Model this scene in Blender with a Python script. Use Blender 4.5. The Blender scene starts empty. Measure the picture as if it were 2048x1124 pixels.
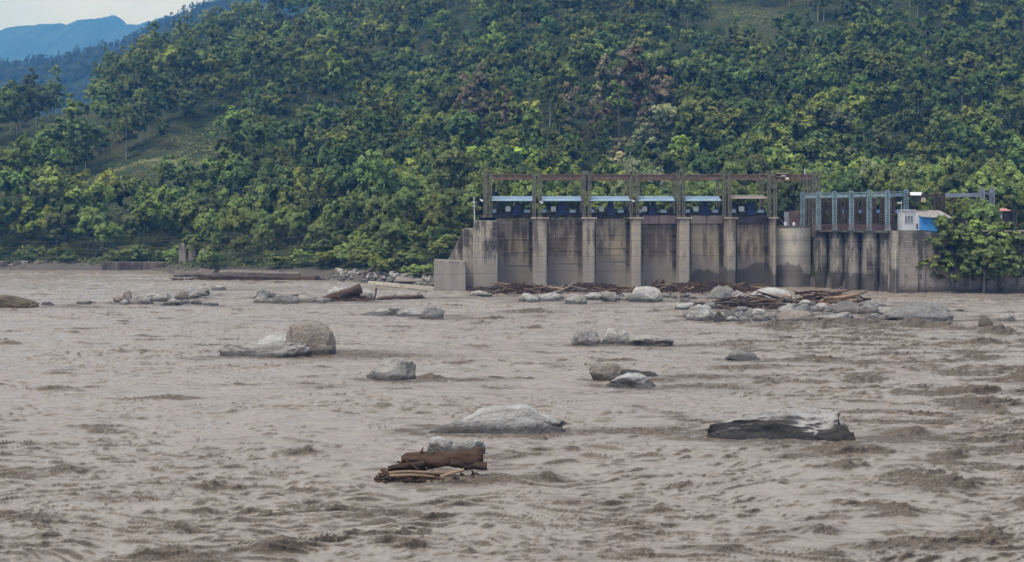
import bpy, bmesh, math, random
import numpy as np
from mathutils import Vector, Matrix
random.seed(7); RNG = np.random.default_rng(11)
scene = bpy.context.scene
col = scene.collection
R = math.radians

# ------------------------------------------------------------------ camera
F = 2600.0; HY = 437.0; CH = 13.5            # focal length in photo pixels, horizon row, eye height above the water
cam_d = bpy.data.cameras.new('camera'); cam = bpy.data.objects.new('camera', cam_d); col.objects.link(cam)
cam_d.sensor_width = 36; cam_d.lens = 36*F/2048; cam_d.shift_y = -(562-HY)/2048
cam_d.clip_start = 0.5; cam_d.clip_end = 40000
cam.location = (0, 0, CH); cam.rotation_euler = (R(90), 0, 0)
scene.camera = cam

# ------------------------------------------------------------------ light
SUN_EL, SUN_AZ = 64, 228                    # degrees; azimuth from +Y clockwise: behind the camera, from the left
world = bpy.data.worlds.new('World'); scene.world = world; world.use_nodes = True
nt = world.node_tree; nt.nodes.clear()
def wn(t, **k):
    n = nt.nodes.new(t)
    for a, b in k.items(): setattr(n, a, b)
    return n
wo = wn('ShaderNodeOutputWorld'); bg = wn('ShaderNodeBackground')
sky = wn('ShaderNodeTexSky', sky_type='NISHITA', sun_disc=False, sun_elevation=R(SUN_EL), sun_rotation=R(SUN_AZ))
tc = wn('ShaderNodeTexCoord'); mp = wn('ShaderNodeMapping'); mp.inputs['Scale'].default_value = (1, 1, 3.2)
nz = wn('ShaderNodeTexNoise'); nz.inputs['Scale'].default_value = 3.3; nz.inputs['Detail'].default_value = 7; nz.inputs['Roughness'].default_value = .55
cr = wn('ShaderNodeValToRGB'); cr.color_ramp.elements[0].position = .38; cr.color_ramp.elements[1].position = .66
cr.color_ramp.elements[0].color = (3.1, 3.8, 5.2, 1); cr.color_ramp.elements[1].color = (4.9, 5.2, 5.9, 1)
mx = wn('ShaderNodeMixRGB'); mx.inputs[0].default_value = .86
nt.links.new(tc.outputs['Generated'], mp.inputs[0]); nt.links.new(mp.outputs[0], nz.inputs['Vector'])
nt.links.new(nz.outputs[0], cr.inputs[0]); nt.links.new(sky.outputs[0], mx.inputs[1]); nt.links.new(cr.outputs[0], mx.inputs[2])
nt.links.new(mx.outputs[0], bg.inputs[0]); bg.inputs[1].default_value = .132; nt.links.new(bg.outputs[0], wo.inputs[0])
sd = bpy.data.lights.new('sun', 'SUN'); sd.energy = 2.2; sd.angle = R(24); sd.color = (1, .96, .9)
so = bpy.data.objects.new('sun', sd); col.objects.link(so)
a, e = R(SUN_AZ), R(SUN_EL)
so.rotation_euler = Vector((math.sin(a)*math.cos(e), math.cos(a)*math.cos(e), math.sin(e))).to_track_quat('Z', 'Y').to_euler()
so.location = (-40, -40, 80)
vs = scene.view_settings; vs.view_transform = 'Standard'; vs.look = 'None'; vs.gamma = 1; vs.use_curve_mapping = False
vs.exposure = 0.45

# ------------------------------------------------------------------ helpers
def P(px, py, Y): return Vector(((px-1024)/F*Y, Y, CH-(py-HY)/F*Y))
def W(px, py, z=0.0):
    Y = F*(CH-z)/(py-HY); return Vector(((px-1024)/F*Y, Y, z))
def tag(o, label=None, cat=None, group=None, kind=None):
    if label: o['label'] = label
    if cat: o['category'] = cat
    if group: o['group'] = group
    if kind: o['kind'] = kind
    return o
def empty(name, loc, label, cat, group=None, rz=0):
    o = bpy.data.objects.new(name, None); col.objects.link(o); o.location = loc; o.rotation_euler = (0, 0, rz)
    o.empty_display_size = .3
    return tag(o, label, cat, group)
def link(name, me, mat=None, parent=None, loc=None):
    o = bpy.data.objects.new(name, me); col.objects.link(o)
    if mat and not me.materials: me.materials.append(mat)
    if parent: o.parent = parent
    if loc is not None: o.location = loc
    return o
def mesh_np(name, v, f, smooth=False, tint=None):
    """v (N,3), f (M,k) arrays -> mesh, tint = per-vertex float attribute"""
    v = np.ascontiguousarray(v, dtype=np.float32); f = np.ascontiguousarray(f, dtype=np.int32)
    me = bpy.data.meshes.new(name); k = f.shape[1]
    me.vertices.add(len(v)); me.vertices.foreach_set('co', v.ravel())
    me.loops.add(f.size); me.loops.foreach_set('vertex_index', f.ravel())
    me.polygons.add(len(f)); me.polygons.foreach_set('loop_start', np.arange(0, f.size, k, dtype=np.int32))
    try: me.polygons.foreach_set('loop_total', np.full(len(f), k, dtype=np.int32))
    except Exception: pass
    if smooth: me.polygons.foreach_set('use_smooth', np.ones(len(f), dtype=bool))
    me.update(calc_edges=True)
    if tint is not None:
        for nm, arr in (tint.items() if isinstance(tint, dict) else [('tint', tint)]):
            arr = np.asarray(arr, dtype=np.float32)
            if arr.ndim == 1:
                at = me.attributes.new(nm, 'FLOAT', 'POINT'); at.data.foreach_set('value', arr)
            else:
                at = me.attributes.new(nm, 'FLOAT_VECTOR', 'POINT'); at.data.foreach_set('vector', arr.ravel())
    return me
class MB:
    def __init__(s): s.v = []; s.f = []
    def add(s, vs_, fs):
        n = len(s.v); s.v += [tuple(p) for p in vs_]; s.f += [tuple(i+n for i in q) for q in fs]; return s
    def box(s, x0, x1, y0, y1, z0, z1):
        return s.add([(x, y, z) for z in (z0, z1) for y in (y0, y1) for x in (x0, x1)],
                     [(0, 2, 3, 1), (4, 5, 7, 6), (0, 1, 5, 4), (2, 6, 7, 3), (0, 4, 6, 2), (1, 3, 7, 5)])
    def bar(s, p, q, w, h=None, up=(0, 0, 1)):
        p, q = Vector(p), Vector(q); h = h or w; d = (q-p).normalized(); u = Vector(up)
        if abs(d.dot(u)) > .98: u = Vector((0, 1, 0))
        a = d.cross(u).normalized()*w/2; b = a.cross(d).normalized()*h/2
        vs_ = [c+sa*a+sb*b for c in (p, q) for sa, sb in ((-1, -1), (1, -1), (1, 1), (-1, 1))]
        return s.add(vs_, [(3, 2, 1, 0), (4, 5, 6, 7), (0, 1, 5, 4), (1, 2, 6, 5), (2, 3, 7, 6), (3, 0, 4, 7)])
    def cyl(s, p, q, r0, r1=None, n=10):
        p, q = Vector(p), Vector(q); r1 = r0 if r1 is None else r1; d = (q-p).normalized()
        u = Vector((0, 0, 1)) if abs(d.z) < .9 else Vector((1, 0, 0))
        a = d.cross(u).normalized(); b = a.cross(d)
        vs_ = [c+r*(math.cos(t)*a+math.sin(t)*b) for c, r in ((p, r0), (q, r1)) for t in [2*math.pi*i/n for i in range(n)]]
        fs = [(i, (i+1) % n, n+(i+1) % n, n+i) for i in range(n)]
        return s.add(vs_, fs+[tuple(range(n))[::-1], tuple(range(n, 2*n))])
    def prism(s, pts, y0, y1):           # polygon in x,z extruded along y
        n = len(pts); vs_ = [(x, y0, z) for x, z in pts]+[(x, y1, z) for x, z in pts]
        return s.add(vs_, [tuple(range(n)), tuple(range(n, 2*n))[::-1]]+[(i, i+n, (i+1) % n+n, (i+1) % n) for i in range(n)])
    def poly(s, pts, z0, z1):            # polygon in x,y extruded along z
        n = len(pts); vs_ = [(x, y, z0) for x, y in pts]+[(x, y, z1) for x, y in pts]
        return s.add(vs_, [tuple(range(n))[::-1], tuple(range(n, 2*n))]+[(i, (i+1) % n, (i+1) % n+n, i+n) for i in range(n)])
    def mesh(s, name, origin=(0, 0, 0), bevel=0):
        me = bpy.data.meshes.new(name); o = Vector(origin)
        me.from_pydata([Vector(p)-o for p in s.v], [], s.f); me.update()
        bm = bmesh.new(); bm.from_mesh(me); bmesh.ops.recalc_face_normals(bm, faces=bm.faces)
        if bevel: bmesh.ops.bevel(bm, geom=bm.edges[:], offset=bevel, segments=1, affect='EDGES', clamp_overlap=True)
        bm.to_mesh(me); bm.free(); return me
    def part(s, name, mat, parent, bevel=0):
        return link(name, s.mesh(name, parent.location, bevel), mat, parent)

# gradient noise, vectorised
_perm = np.random.default_rng(5).permutation(256).astype(np.int64); _perm = np.concatenate([_perm]*4)
_g = np.random.default_rng(6).normal(size=(256, 3)); _g /= np.linalg.norm(_g, axis=1)[:, None]
def noise3(x, y, z):
    x = np.asarray(x, dtype=np.float64); y = np.asarray(y, dtype=np.float64)+0*x; z = np.asarray(z, dtype=np.float64)+0*x
    xi, yi, zi = np.floor(x).astype(np.int64), np.floor(y).astype(np.int64), np.floor(z).astype(np.int64)
    xf, yf, zf = x-xi, y-yi, z-zi
    u, v, w = [t*t*t*(t*(t*6-15)+10) for t in (xf, yf, zf)]
    out = 0
    for i in (0, 1):
        for j in (0, 1):
            for k in (0, 1):
                h = _perm[_perm[_perm[(xi+i) & 255]+((yi+j) & 255)]+((zi+k) & 255)]
                g = _g[h]; d = g[..., 0]*(xf-i)+g[..., 1]*(yf-j)+g[..., 2]*(zf-k)
                out = out+d*(u if i else 1-u)*(v if j else 1-v)*(w if k else 1-w)
    return out*1.6
def noise2(x, y, s=0.0):
    x = np.asarray(x, dtype=np.float64); y = np.asarray(y, dtype=np.float64)+0*x
    xi, yi = np.floor(x).astype(np.int64), np.floor(y).astype(np.int64); xf, yf = x-xi, y-yi; si = int(s*7.3) & 255
    u, v = [t*t*t*(t*(t*6-15)+10) for t in (xf, yf)]; out = 0
    for i in (0, 1):
        for j in (0, 1):
            h = _perm[_perm[_perm[(xi+i) & 255]+((yi+j) & 255)]+si]
            a = h*(2*math.pi/256); d = np.cos(a)*(xf-i)+np.sin(a)*(yf-j)
            out = out+d*(u if i else 1-u)*(v if j else 1-v)
    return out*1.5
def fbm2(x, y, oct=4, s=0.0, gain=.5):
    t = 0; a = 1.0
    for o in range(oct): t = t+a*noise2(x*2**o+o*17.3, y*2**o+o*9.1, s+o); a *= gain
    return t
def ridge2(x, y, oct=3, s=0.0, gain=.5):
    t = 0; a = 1.0
    for o in range(oct): t = t+a*(1-2*np.abs(noise2(x*2**o+o*31.7, y*2**o+o*5.9, s+o))); a *= gain
    return t
def sstep(a, b, x): t = np.clip((x-a)/(b-a), 0, 1); return t*t*(3-2*t)

# ------------------------------------------------------------------ materials
def mat(name, build):
    m = bpy.data.materials.new(name); m.use_nodes = True; n = m.node_tree; b = n.nodes['Principled BSDF']
    b.inputs['Specular IOR Level'].default_value = .25
    build(n, b); return m
def N(n, t, **k):
    x = n.nodes.new(t)
    for a_, b_ in k.items():
        if a_ in x.inputs: x.inputs[a_].default_value = b_
        else: setattr(x, a_, b_)
    return x
def ramp(n, fac, stops):
    r = n.nodes.new('ShaderNodeValToRGB'); e = r.color_ramp.elements
    while len(e) < len(stops): e.new(.5)
    for el, (p, c) in zip(e, stops): el.position = p; el.color = (*c, 1) if len(c) == 3 else c
    n.links.new(fac, r.inputs[0]); return r.outputs[0]
def coords(n, kind='Object', scale=(1, 1, 1)):
    t = n.nodes.new('ShaderNodeTexCoord') if kind != 'World' else n.nodes.new('ShaderNodeNewGeometry')
    m = n.nodes.new('ShaderNodeMapping'); m.inputs['Scale'].default_value = scale
    n.links.new(t.outputs['Object' if kind == 'Object' else 'Position'], m.inputs[0]); return m.outputs[0]
def tnoise(n, vec, scale, detail=5, rough=.6):
    t = N(n, 'ShaderNodeTexNoise', Scale=scale, Detail=detail, Roughness=rough); n.links.new(vec, t.inputs['Vector']); return t.outputs[0]
def mix(n, fac, c1, c2, mode='MIX'):
    m = n.nodes.new('ShaderNodeMixRGB'); m.blend_type = mode
    for i, c in ((0, fac), (1, c1), (2, c2)):
        if hasattr(c, 'is_linked') or hasattr(c, 'links'): n.links.new(c, m.inputs[i])
        else: m.inputs[i].default_value = c if i == 0 else (*c, 1)
    return m.outputs[0]
def mth(n, op, a_, b_=None, clamp=False):
    m = n.nodes.new('ShaderNodeMath'); m.operation = op; m.use_clamp = clamp
    for i, c in ((0, a_), (1, b_)):
        if c is None: continue
        if hasattr(c, 'links'): n.links.new(c, m.inputs[i])
        else: m.inputs[i].default_value = c
    return m.outputs[0]
def bump(n, b, h, strength=.5, dist=.05):
    bp = N(n, 'ShaderNodeBump', Strength=strength, Distance=dist); n.links.new(h, bp.inputs['Height']); n.links.new(bp.outputs[0], b.inputs['Normal'])
def simple(name, c1, c2, scale=1.0, rough=.7, metal=0, stops=(.35, .65), st=(1, 1, 1), spec=None):
    def bld(n, b):
        v = coords(n, 'World', st); t = tnoise(n, v, scale)
        n.links.new(ramp(n, t, [(stops[0], c1), (stops[1], c2)]), b.inputs['Base Color'])
        b.inputs['Roughness'].default_value = rough; b.inputs['Metallic'].default_value = metal
        bump(n, b, t, .3, .03)
    return mat(name, bld)

def leaf_normal(n, b, tr, world=False):
    a_ = n.nodes.new('ShaderNodeAttribute'); a_.attribute_name = 'nrm'; v = n.nodes.new('ShaderNodeVectorTransform'); v.vector_type = 'NORMAL'; v.convert_from = 'OBJECT'; v.convert_to = 'WORLD'
    n.links.new(a_.outputs['Vector'], v.inputs[0]); n.links.new(v.outputs[0], b.inputs['Normal']); n.links.new(v.outputs[0], tr.inputs['Normal'])
def foliage(name, dark, light, hue=.04):
    def bld(n, b):
        at = n.nodes.new('ShaderNodeAttribute'); at.attribute_name = 'tint'
        oi = n.nodes.new('ShaderNodeObjectInfo')
        c = ramp(n, at.outputs['Fac'], [(0.0, dark), (1.0, light)])
        hs = n.nodes.new('ShaderNodeHueSaturation')
        n.links.new(mth(n, 'ADD', mth(n, 'MULTIPLY', oi.outputs['Random'], hue), .5-hue/2), hs.inputs['Hue'])
        n.links.new(mth(n, 'ADD', mth(n, 'MULTIPLY', oi.outputs['Random'], .8), 1.0), hs.inputs['Value'])
        hs.inputs['Saturation'].default_value = .88
        n.links.new(c, hs.inputs['Color']); n.links.new(hs.outputs[0], b.inputs['Base Color'])
        b.inputs['Roughness'].default_value = .55; b.inputs['Specular IOR Level'].default_value = .3
        tr = n.nodes.new('ShaderNodeBsdfTranslucent'); n.links.new(hs.outputs[0], tr.inputs[0])
        leaf_normal(n, b, tr); ms = n.nodes.new('ShaderNodeMixShader'); ms.inputs[0].default_value = .42
        n.links.new(b.outputs[0], ms.inputs[1]); n.links.new(tr.outputs[0], ms.inputs[2])
        n.links.new(ms.outputs[0], n.nodes['Material Output'].inputs[0])
    return mat(name, bld)
M = {}
M['leaf_mid'] = foliage('leaf_mid', (.10, .15, .035), (.29, .385, .08))
M['leaf_dark'] = foliage('leaf_dark', (.06, .105, .033), (.18, .27, .075))
M['leaf_bright'] = foliage('leaf_bright', (.12, .175, .025), (.37, .46, .085))
M['leaf_brown'] = foliage('leaf_brown', (.13, .115, .065), (.30, .25, .14), .02)
M['leaf_pale'] = foliage('leaf_pale', (.15, .19, .09), (.36, .42, .22), .02)
def forest_bld(n, b):
    at = n.nodes.new('ShaderNodeAttribute'); at.attribute_name = 'leafcol'
    n.links.new(at.outputs['Vector'], b.inputs['Base Color']); b.inputs['Roughness'].default_value = .6
    tr = n.nodes.new('ShaderNodeBsdfTranslucent'); n.links.new(at.outputs['Vector'], tr.inputs[0])
    leaf_normal(n, b, tr); ms = n.nodes.new('ShaderNodeMixShader'); ms.inputs[0].default_value = .42
    n.links.new(b.outputs[0], ms.inputs[1]); n.links.new(tr.outputs[0], ms.inputs[2])
    n.links.new(ms.outputs[0], n.nodes['Material Output'].inputs[0])
M['forest'] = mat('forest', forest_bld)
M['bark'] = simple('bark', (.10, .085, .07), (.24, .215, .18), .8, .9, st=(4, 4, .6))
M['bark_pale'] = simple('bark_pale', (.2, .19, .165), (.42, .4, .35), .8, .9, st=(4, 4, .6))

def conc(name, base=(.36, .32, .27), dark=(.09, .08, .075), silt_z=5.2, streak=.5, wet=True, yellow=False):
    """weathered concrete: dried silt below the old flood line, vertical run-off streaks above it, pour joints, wet splash area"""
    def bld(n, b):
        geo = n.nodes.new('ShaderNodeNewGeometry'); sp = n.nodes.new('ShaderNodeSeparateXYZ'); n.links.new(geo.outputs['Position'], sp.inputs[0])
        X, Z = sp.outputs['X'], sp.outputs['Z']
        s1 = tnoise(n, coords(n, 'World', (1.1, 1.1, .035)), 1.0, 5, .7)
        s2 = tnoise(n, coords(n, 'World', (.45, .45, .16)), 1.0, 6, .65)
        fine = tnoise(n, coords(n, 'World'), 3.5, 6, .7)
        band = tnoise(n, coords(n, 'World', (.04, .04, 1.1)), 1.0, 4, .6)
        st = ramp(n, mth(n, 'ADD', mth(n, 'MULTIPLY', s1, .42), mth(n, 'MULTIPLY', s2, .58)), [(.5-.1*streak, (0, 0, 0)), (.585-.1*streak, (1, 1, 1))])
        c = mix(n, st, dark, base)
        c = mix(n, mth(n, 'MULTIPLY', ramp(n, band, [(.45, (0, 0, 0)), (.6, (1, 1, 1))]), .35), c, (.30, .27, .21) if yellow else (.27, .245, .225))
        c = mix(n, mth(n, 'MULTIPLY', ramp(n, fine, [(.3, (1, 1, 1)), (.55, (0, 0, 0))]), .35), c, (.1, .09, .08))
        # dried silt on the lower part
        zz = mth(n, 'ADD', Z, mth(n, 'MULTIPLY', mth(n, 'SUBTRACT', s2, .5), 5.0))
        fs_ = ramp(n, mth(n, 'DIVIDE', mth(n, 'SUBTRACT', zz, silt_z-1.2), 2.4), [(0, (1, 1, 1)), (1, (0, 0, 0))])
        c = mix(n, mth(n, 'MULTIPLY', fs_, .85), c, mix(n, mth(n, 'ADD', fine, 0, True), (.29, .255, .22), (.37, .33, .29)))
        # pour joints
        fr = mth(n, 'FRACT', mth(n, 'DIVIDE', Z, 3.05)); j = mth(n, 'LESS_THAN', fr, .028)
        c = mix(n, mth(n, 'MULTIPLY', j, .5), c, (.07, .06, .055))
        if wet:
            # spray-wet area near the right-hand bays
            wz = mth(n, 'ADD', Z, mth(n, 'MULTIPLY', mth(n, 'SUBTRACT', tnoise(n, coords(n, 'World', (.22, .22, .1)), 1, 3, .5), .5), 7.5))
            lim = mth(n, 'MULTIPLY', mth(n, 'SUBTRACT', X, 33.0), 1.0); lim = mth(n, 'MINIMUM', lim, 3.6)
            w_ = ramp(n, mth(n, 'ADD', mth(n, 'MULTIPLY', mth(n, 'SUBTRACT', lim, wz), .8), .5), [(.3, (0, 0, 0)), (.75, (1, 1, 1))])
            c = mix(n, mth(n, 'MULTIPLY', w_, .72), c, (.055, .048, .042))
            n.links.new(mth(n, 'SUBTRACT', .85, mth(n, 'MULTIPLY', w_, .3)), b.inputs['Roughness'])
        else: b.inputs['Roughness'].default_value = .88
        n.links.new(c, b.inputs['Base Color'])
        bump(n, b, mth(n, 'ADD', fine, mth(n, 'MULTIPLY', j, -.6)), .5, .05)
    return mat(name, bld)
M['conc_pier'] = conc('conc_pier', (.44, .375, .295), (.15, .125, .10), streak=.75)
M['conc_panel'] = conc('conc_panel', (.43, .35, .26), (.16, .12, .092), streak=.3)
M['conc_panel_pale'] = conc('conc_panel_pale', (.50, .42, .30), (.2, .16, .12), streak=.7, yellow=True)
M['conc_side'] = conc('conc_side', (.13, .12, .105), (.04, .038, .036), streak=.2)
M['conc_abut'] = conc('conc_abut', (.46, .40, .31), (.07, .06, .055), silt_z=5.4, streak=.4, wet=False)
M['conc_nose'] = conc('conc_nose', (.56, .51, .42), (.33, .3, .25), silt_z=-5, streak=1.2)
M['conc_intake'] = conc('conc_intake', (.31, .285, .24), (.05, .046, .045), silt_z=-5, streak=.35)
M['guide_strip'] = conc('guide_strip', (.10, .09, .078), (.035, .032, .03), silt_z=3.2, streak=.2)
M['pink_beam'] = simple('pink_beam', (.28, .19, .17), (.42, .31, .28), .5, .8, st=(1, 1, .4))
M['buff_beam'] = simple('buff_beam', (.36, .28, .22), (.46, .37, .30), .5, .8)
M['dark_beam'] = simple('dark_beam', (.06, .048, .05), (.12, .095, .095), .6, .8)
M['mud_conc'] = conc('mud_conc', (.17, .145, .125), (.06, .05, .045), silt_z=-6, streak=.5, wet=False)
M['rust_steel'] = simple('rust_steel', (.13, .085, .06), (.27, .19, .14), 1.2, .7)
M['lattice_steel'] = simple('lattice_steel', (.10, .095, .07), (.24, .22, .17), 1.4, .7)
M['teal_steel'] = simple('teal_steel', (.15, .22, .25), (.27, .36, .40), .9, .55)
M['grey_steel'] = simple('grey_steel', (.17, .19, .24), (.27, .30, .36), .9, .55)
M['brown_steel'] = simple('brown_steel', (.05, .038, .03), (.12, .085, .065), .9, .75)
M['dark_steel'] = simple('dark_steel', (.03, .03, .035), (.07, .065, .07), 1, .6)
M['blue_roof'] = simple('blue_roof', (.21, .32, .43), (.31, .42, .52), .5, .5)
M['rust_roof'] = simple('rust_roof', (.24, .20, .17), (.36, .31, .27), 1.2, .8, st=(3, 1, 1))
M['blue_paint'] = simple('blue_paint', (.02, .028, .085), (.045, .06, .15), 1, .45)
M['blue_wall'] = simple('blue_wall', (.04, .22, .58), (.09, .32, .68), .7, .6)
M['blue_panel'] = simple('blue_panel', (.12, .25, .60), (.2, .36, .72), 1, .5)
M['white_paint'] = simple('white_paint', (.55, .56, .56), (.72, .73, .73), .8, .5)
M['pale_blue'] = simple('pale_blue', (.33, .42, .52), (.45, .54, .62), .8, .5)
M['hut_wall'] = simple('hut_wall', (.48, .50, .52), (.62, .62, .62), .6, .8)
M['glass_dark'] = simple('glass_dark', (.12, .13, .15), (.2, .22, .24), .8, .2)
M['hut_roof'] = simple('hut_roof', (.27, .24, .225), (.42, .39, .37), 1.4, .75, st=(2.5, .4, .4))
M['red_roof'] = simple('red_roof', (.38, .14, .11), (.5, .24, .2), 1, .7)
M['red_pink'] = simple('red_pink', (.2, .11, .105), (.34, .21, .2), .9, .7)
M['yellow_paint'] = simple('yellow_paint', (.55, .45, .25), (.7, .6, .38), 1, .5)

def rock_mat(name, top, low, wetcol=(.075, .066, .057), wetz=.58, dark_face=0.0):
    def bld(n, b):
        v = coords(n, 'World'); t = tnoise(n, v, .55, 8, .65); f = tnoise(n, v, 3.0, 7, .7)
        sl = tnoise(n, coords(n, 'World', (.5, .5, 2.2)), .9, 6, .6)
        c = ramp(n, mth(n, 'ADD', mth(n, 'MULTIPLY', t, .6), mth(n, 'MULTIPLY', f, .4)), [(.36, low), (.58, top)])
        c = mix(n, mth(n, 'MULTIPLY', ramp(n, sl, [(.5, (0, 0, 0)), (.56, (1, 1, 1)), (.62, (0, 0, 0))]), .35), c, low)
        geo = n.nodes.new('ShaderNodeNewGeometry'); sp = n.nodes.new('ShaderNodeSeparateXYZ'); n.links.new(geo.outputs['Position'], sp.inputs[0])
        w = ramp(n, mth(n, 'ADD', mth(n, 'SUBTRACT', wetz+.25, sp.outputs['Z']), mth(n, 'MULTIPLY', mth(n, 'SUBTRACT', t, .5), 1.6)), [(.1, (0, 0, 0)), (.45, (1, 1, 1))])
        pit = ramp(n, tnoise(n, coords(n, 'World', (1, 1, 1.6)), 1.6, 7, .75), [(.38, (1, 1, 1)), (.46, (0, 0, 0))])
        c = mix(n, mth(n, 'MULTIPLY', pit, .32), c, (.1, .095, .09))
        mud = ramp(n, tnoise(n, coords(n, 'World', (1, 1, 2)), .45, 5, .6), [(.45, (0, 0, 0)), (.65, (1, 1, 1))])
        c = mix(n, mth(n, 'MULTIPLY', mud, .5), c, (.25, .205, .16))
        c = mix(n, mth(n, 'MULTIPLY', w, .85), c, wetcol)
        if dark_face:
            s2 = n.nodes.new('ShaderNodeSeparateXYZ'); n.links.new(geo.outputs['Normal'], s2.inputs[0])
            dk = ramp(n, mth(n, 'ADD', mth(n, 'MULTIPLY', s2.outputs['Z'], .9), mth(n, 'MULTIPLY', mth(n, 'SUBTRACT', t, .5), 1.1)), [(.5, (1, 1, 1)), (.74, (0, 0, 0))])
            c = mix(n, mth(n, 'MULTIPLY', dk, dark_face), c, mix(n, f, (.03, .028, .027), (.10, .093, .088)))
        n.links.new(c, b.inputs['Base Color']); n.links.new(mth(n, 'SUBTRACT', .85, mth(n, 'MULTIPLY', w, .35)), b.inputs['Roughness'])
        bump(n, b, mth(n, 'ADD', mth(n, 'MULTIPLY', t, 2.0), f), 1.0, .35)
    return mat(name, bld)
M['rock_pale'] = rock_mat('rock_pale', (.50, .47, .43), (.29, .27, .245))
M['rock_white'] = rock_mat('rock_white', (.60, .58, .545), (.38, .365, .34))
M['rock_grey'] = rock_mat('rock_grey', (.33, .32, .30), (.17, .165, .16))
M['rock_buff'] = rock_mat('rock_buff', (.38, .33, .28), (.22, .18, .15))
M['rock_dark'] = rock_mat('rock_dark', (.13, .13, .13), (.06, .06, .062), wetz=.8)
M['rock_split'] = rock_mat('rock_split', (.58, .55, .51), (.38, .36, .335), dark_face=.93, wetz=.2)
M['rock_moss'] = rock_mat('rock_moss', (.17, .14, .085), (.075, .07, .045), (.12, .085, .05))
def wood(name, c1, c2):
    def bld(n, b):
        v = coords(n, 'Object', (.25, 2, 2)); t = tnoise(n, v, 3.0, 7, .7); oi = n.nodes.new('ShaderNodeObjectInfo')
        c = ramp(n, t, [(.35, c1), (.65, c2)])
        hs = n.nodes.new('ShaderNodeHueSaturation'); n.links.new(mth(n, 'ADD', mth(n, 'MULTIPLY', oi.outputs['Random'], .9), .55), hs.inputs['Value'])
        n.links.new(c, hs.inputs['Color']); n.links.new(hs.outputs[0], b.inputs['Base Color'])
        b.inputs['Roughness'].default_value = .9; bump(n, b, t, .9, .05)
    return mat(name, bld)
M['wood'] = wood('wood', (.055, .035, .025), (.17, .115, .08))
M['wood_bark'] = wood('wood_bark', (.022, .013, .009), (.085, .05, .032))
M['wood_fresh'] = wood('wood_fresh', (.17, .11, .068), (.34, .24, .155))
M['wood_grey'] = wood('wood_grey', (.09, .075, .065), (.20, .17, .145))
M['wood_dark'] = wood('wood_dark', (.035, .022, .016), (.11, .07, .048))

# ------------------------------------------------------------------ ground and far hills
FX = [-420, -134, -90, -77, -43, -15, -11.5, -10, 56, 58, 67, 69, 420]
FY = [349, 341, 337, 300, 293, 252, 256, 268, 268, 258, 243, 239, 245]
CX = [-900, -500, -335, -194, 0, 200, 900]; CZ = [-30, -2, 39, 130, 186, 206, 230]
def ground(X, Y):
    X = np.asarray(X, float); Y = np.asarray(Y, float)
    ft = np.interp(X, FX, FY)+np.where(X < -12, 2.2*noise2(X/13, Y/40, 3), 0)
    left = sstep(-9, -14, X)
    s = Y-ft
    bankL = 1.7*sstep(-1, 3, s)+3.2*sstep(2, 26, s)+2.2*sstep(20, 70, s)+3.5*sstep(-75, -30, X)*sstep(8, 42, s)
    bankR = np.where(X > 57, 10.9, 8.0)*sstep(-.5, 2.0, s)
    b = bankL*left+bankR*(1-left)
    zc = np.interp(X, CX, CZ)
    start = 372+10*noise2(X/60, 0*X, 4)
    t = np.clip((Y-start)/(850-start), 0, 1)
    hill = (zc-6)*(t*.93+.07*t*t)
    gx1 = -28-(Y-450)*.08+6*np.sin(Y/30); gx2 = 55+(Y-450)*.16; gx3 = -150-(Y-450)*.3
    gul = 15*np.exp(-((X-gx1)/17)**2)+10*np.exp(-((X-gx2)/20)**2)+9*np.exp(-((X-gx3)/22)**2)
    und = 11*noise2(X/85, Y/85, 1)+5*noise2(X/36, Y/36, 2)+1.5*noise2(X/12, Y/12, 5)
    amp = np.clip(t*4, 0, 1)*np.clip((900-Y)/120, .35, 1)
    z = b+hill+(und-gul)*amp
    z = np.where(Y > 850, z-(Y-850)*.55, z)
    z = np.where(s < -1, -3+0*z, z)
    return z
def ground1(x, y): return float(ground(np.array([x]), np.array([y]))[0])

def ground_mat(n, b):
    v = coords(n, 'World'); t = tnoise(n, v, .035, 6, .6); f = tnoise(n, v, .6, 7, .7); f2 = tnoise(n, v, 4, 5, .7)
    c = ramp(n, mth(n, 'ADD', mth(n, 'MULTIPLY', t, .5), mth(n, 'MULTIPLY', f, .5)), [(.36, (.028, .05, .02)), (.5, (.06, .085, .032)), (.6, (.13, .125, .055)), (.7, (.17, .125, .08))])
    c = mix(n, mth(n, 'MULTIPLY', f2, .5), c, (.03, .05, .02))
    geo = n.nodes.new('ShaderNodeNewGeometry'); sp = n.nodes.new('ShaderNodeSeparateXYZ'); n.links.new(geo.outputs['Position'], sp.inputs[0])
    lo = ramp(n, mth(n, 'ADD', mth(n, 'DIVIDE', sp.outputs['Z'], 4.0), mth(n, 'MULTIPLY', mth(n, 'SUBTRACT', f, .5), .5)), [(.4, (1, 1, 1)), (.6, (0, 0, 0))])
    c = mix(n, lo, c, ramp(n, f2, [(.3, (.10, .085, .07)), (.7, (.26, .23, .2))]))
    n.links.new(c, b.inputs['Base Color']); b.inputs['Roughness'].default_value = .95
    bump(n, b, mth(n, 'ADD', mth(n, 'MULTIPLY', f, 3), f2), 1.0, .5)
M['ground'] = mat('ground', ground_mat)
def grid_mesh(name, X, Y, Z, smooth=True, tint=None):
    r, c = X.shape; idx = np.arange(r*c).reshape(r, c)
    f = np.stack([idx[:-1, :-1], idx[:-1, 1:], idx[1:, 1:], idx[1:, :-1]], -1).reshape(-1, 4)
    return mesh_np(name, np.stack([X, Y, Z], -1).reshape(-1, 3), f, smooth, tint)
xs = np.concatenate([np.arange(-900, -260, 9), np.arange(-260, 180, 2.0), np.arange(180, 900, 9)])
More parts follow.
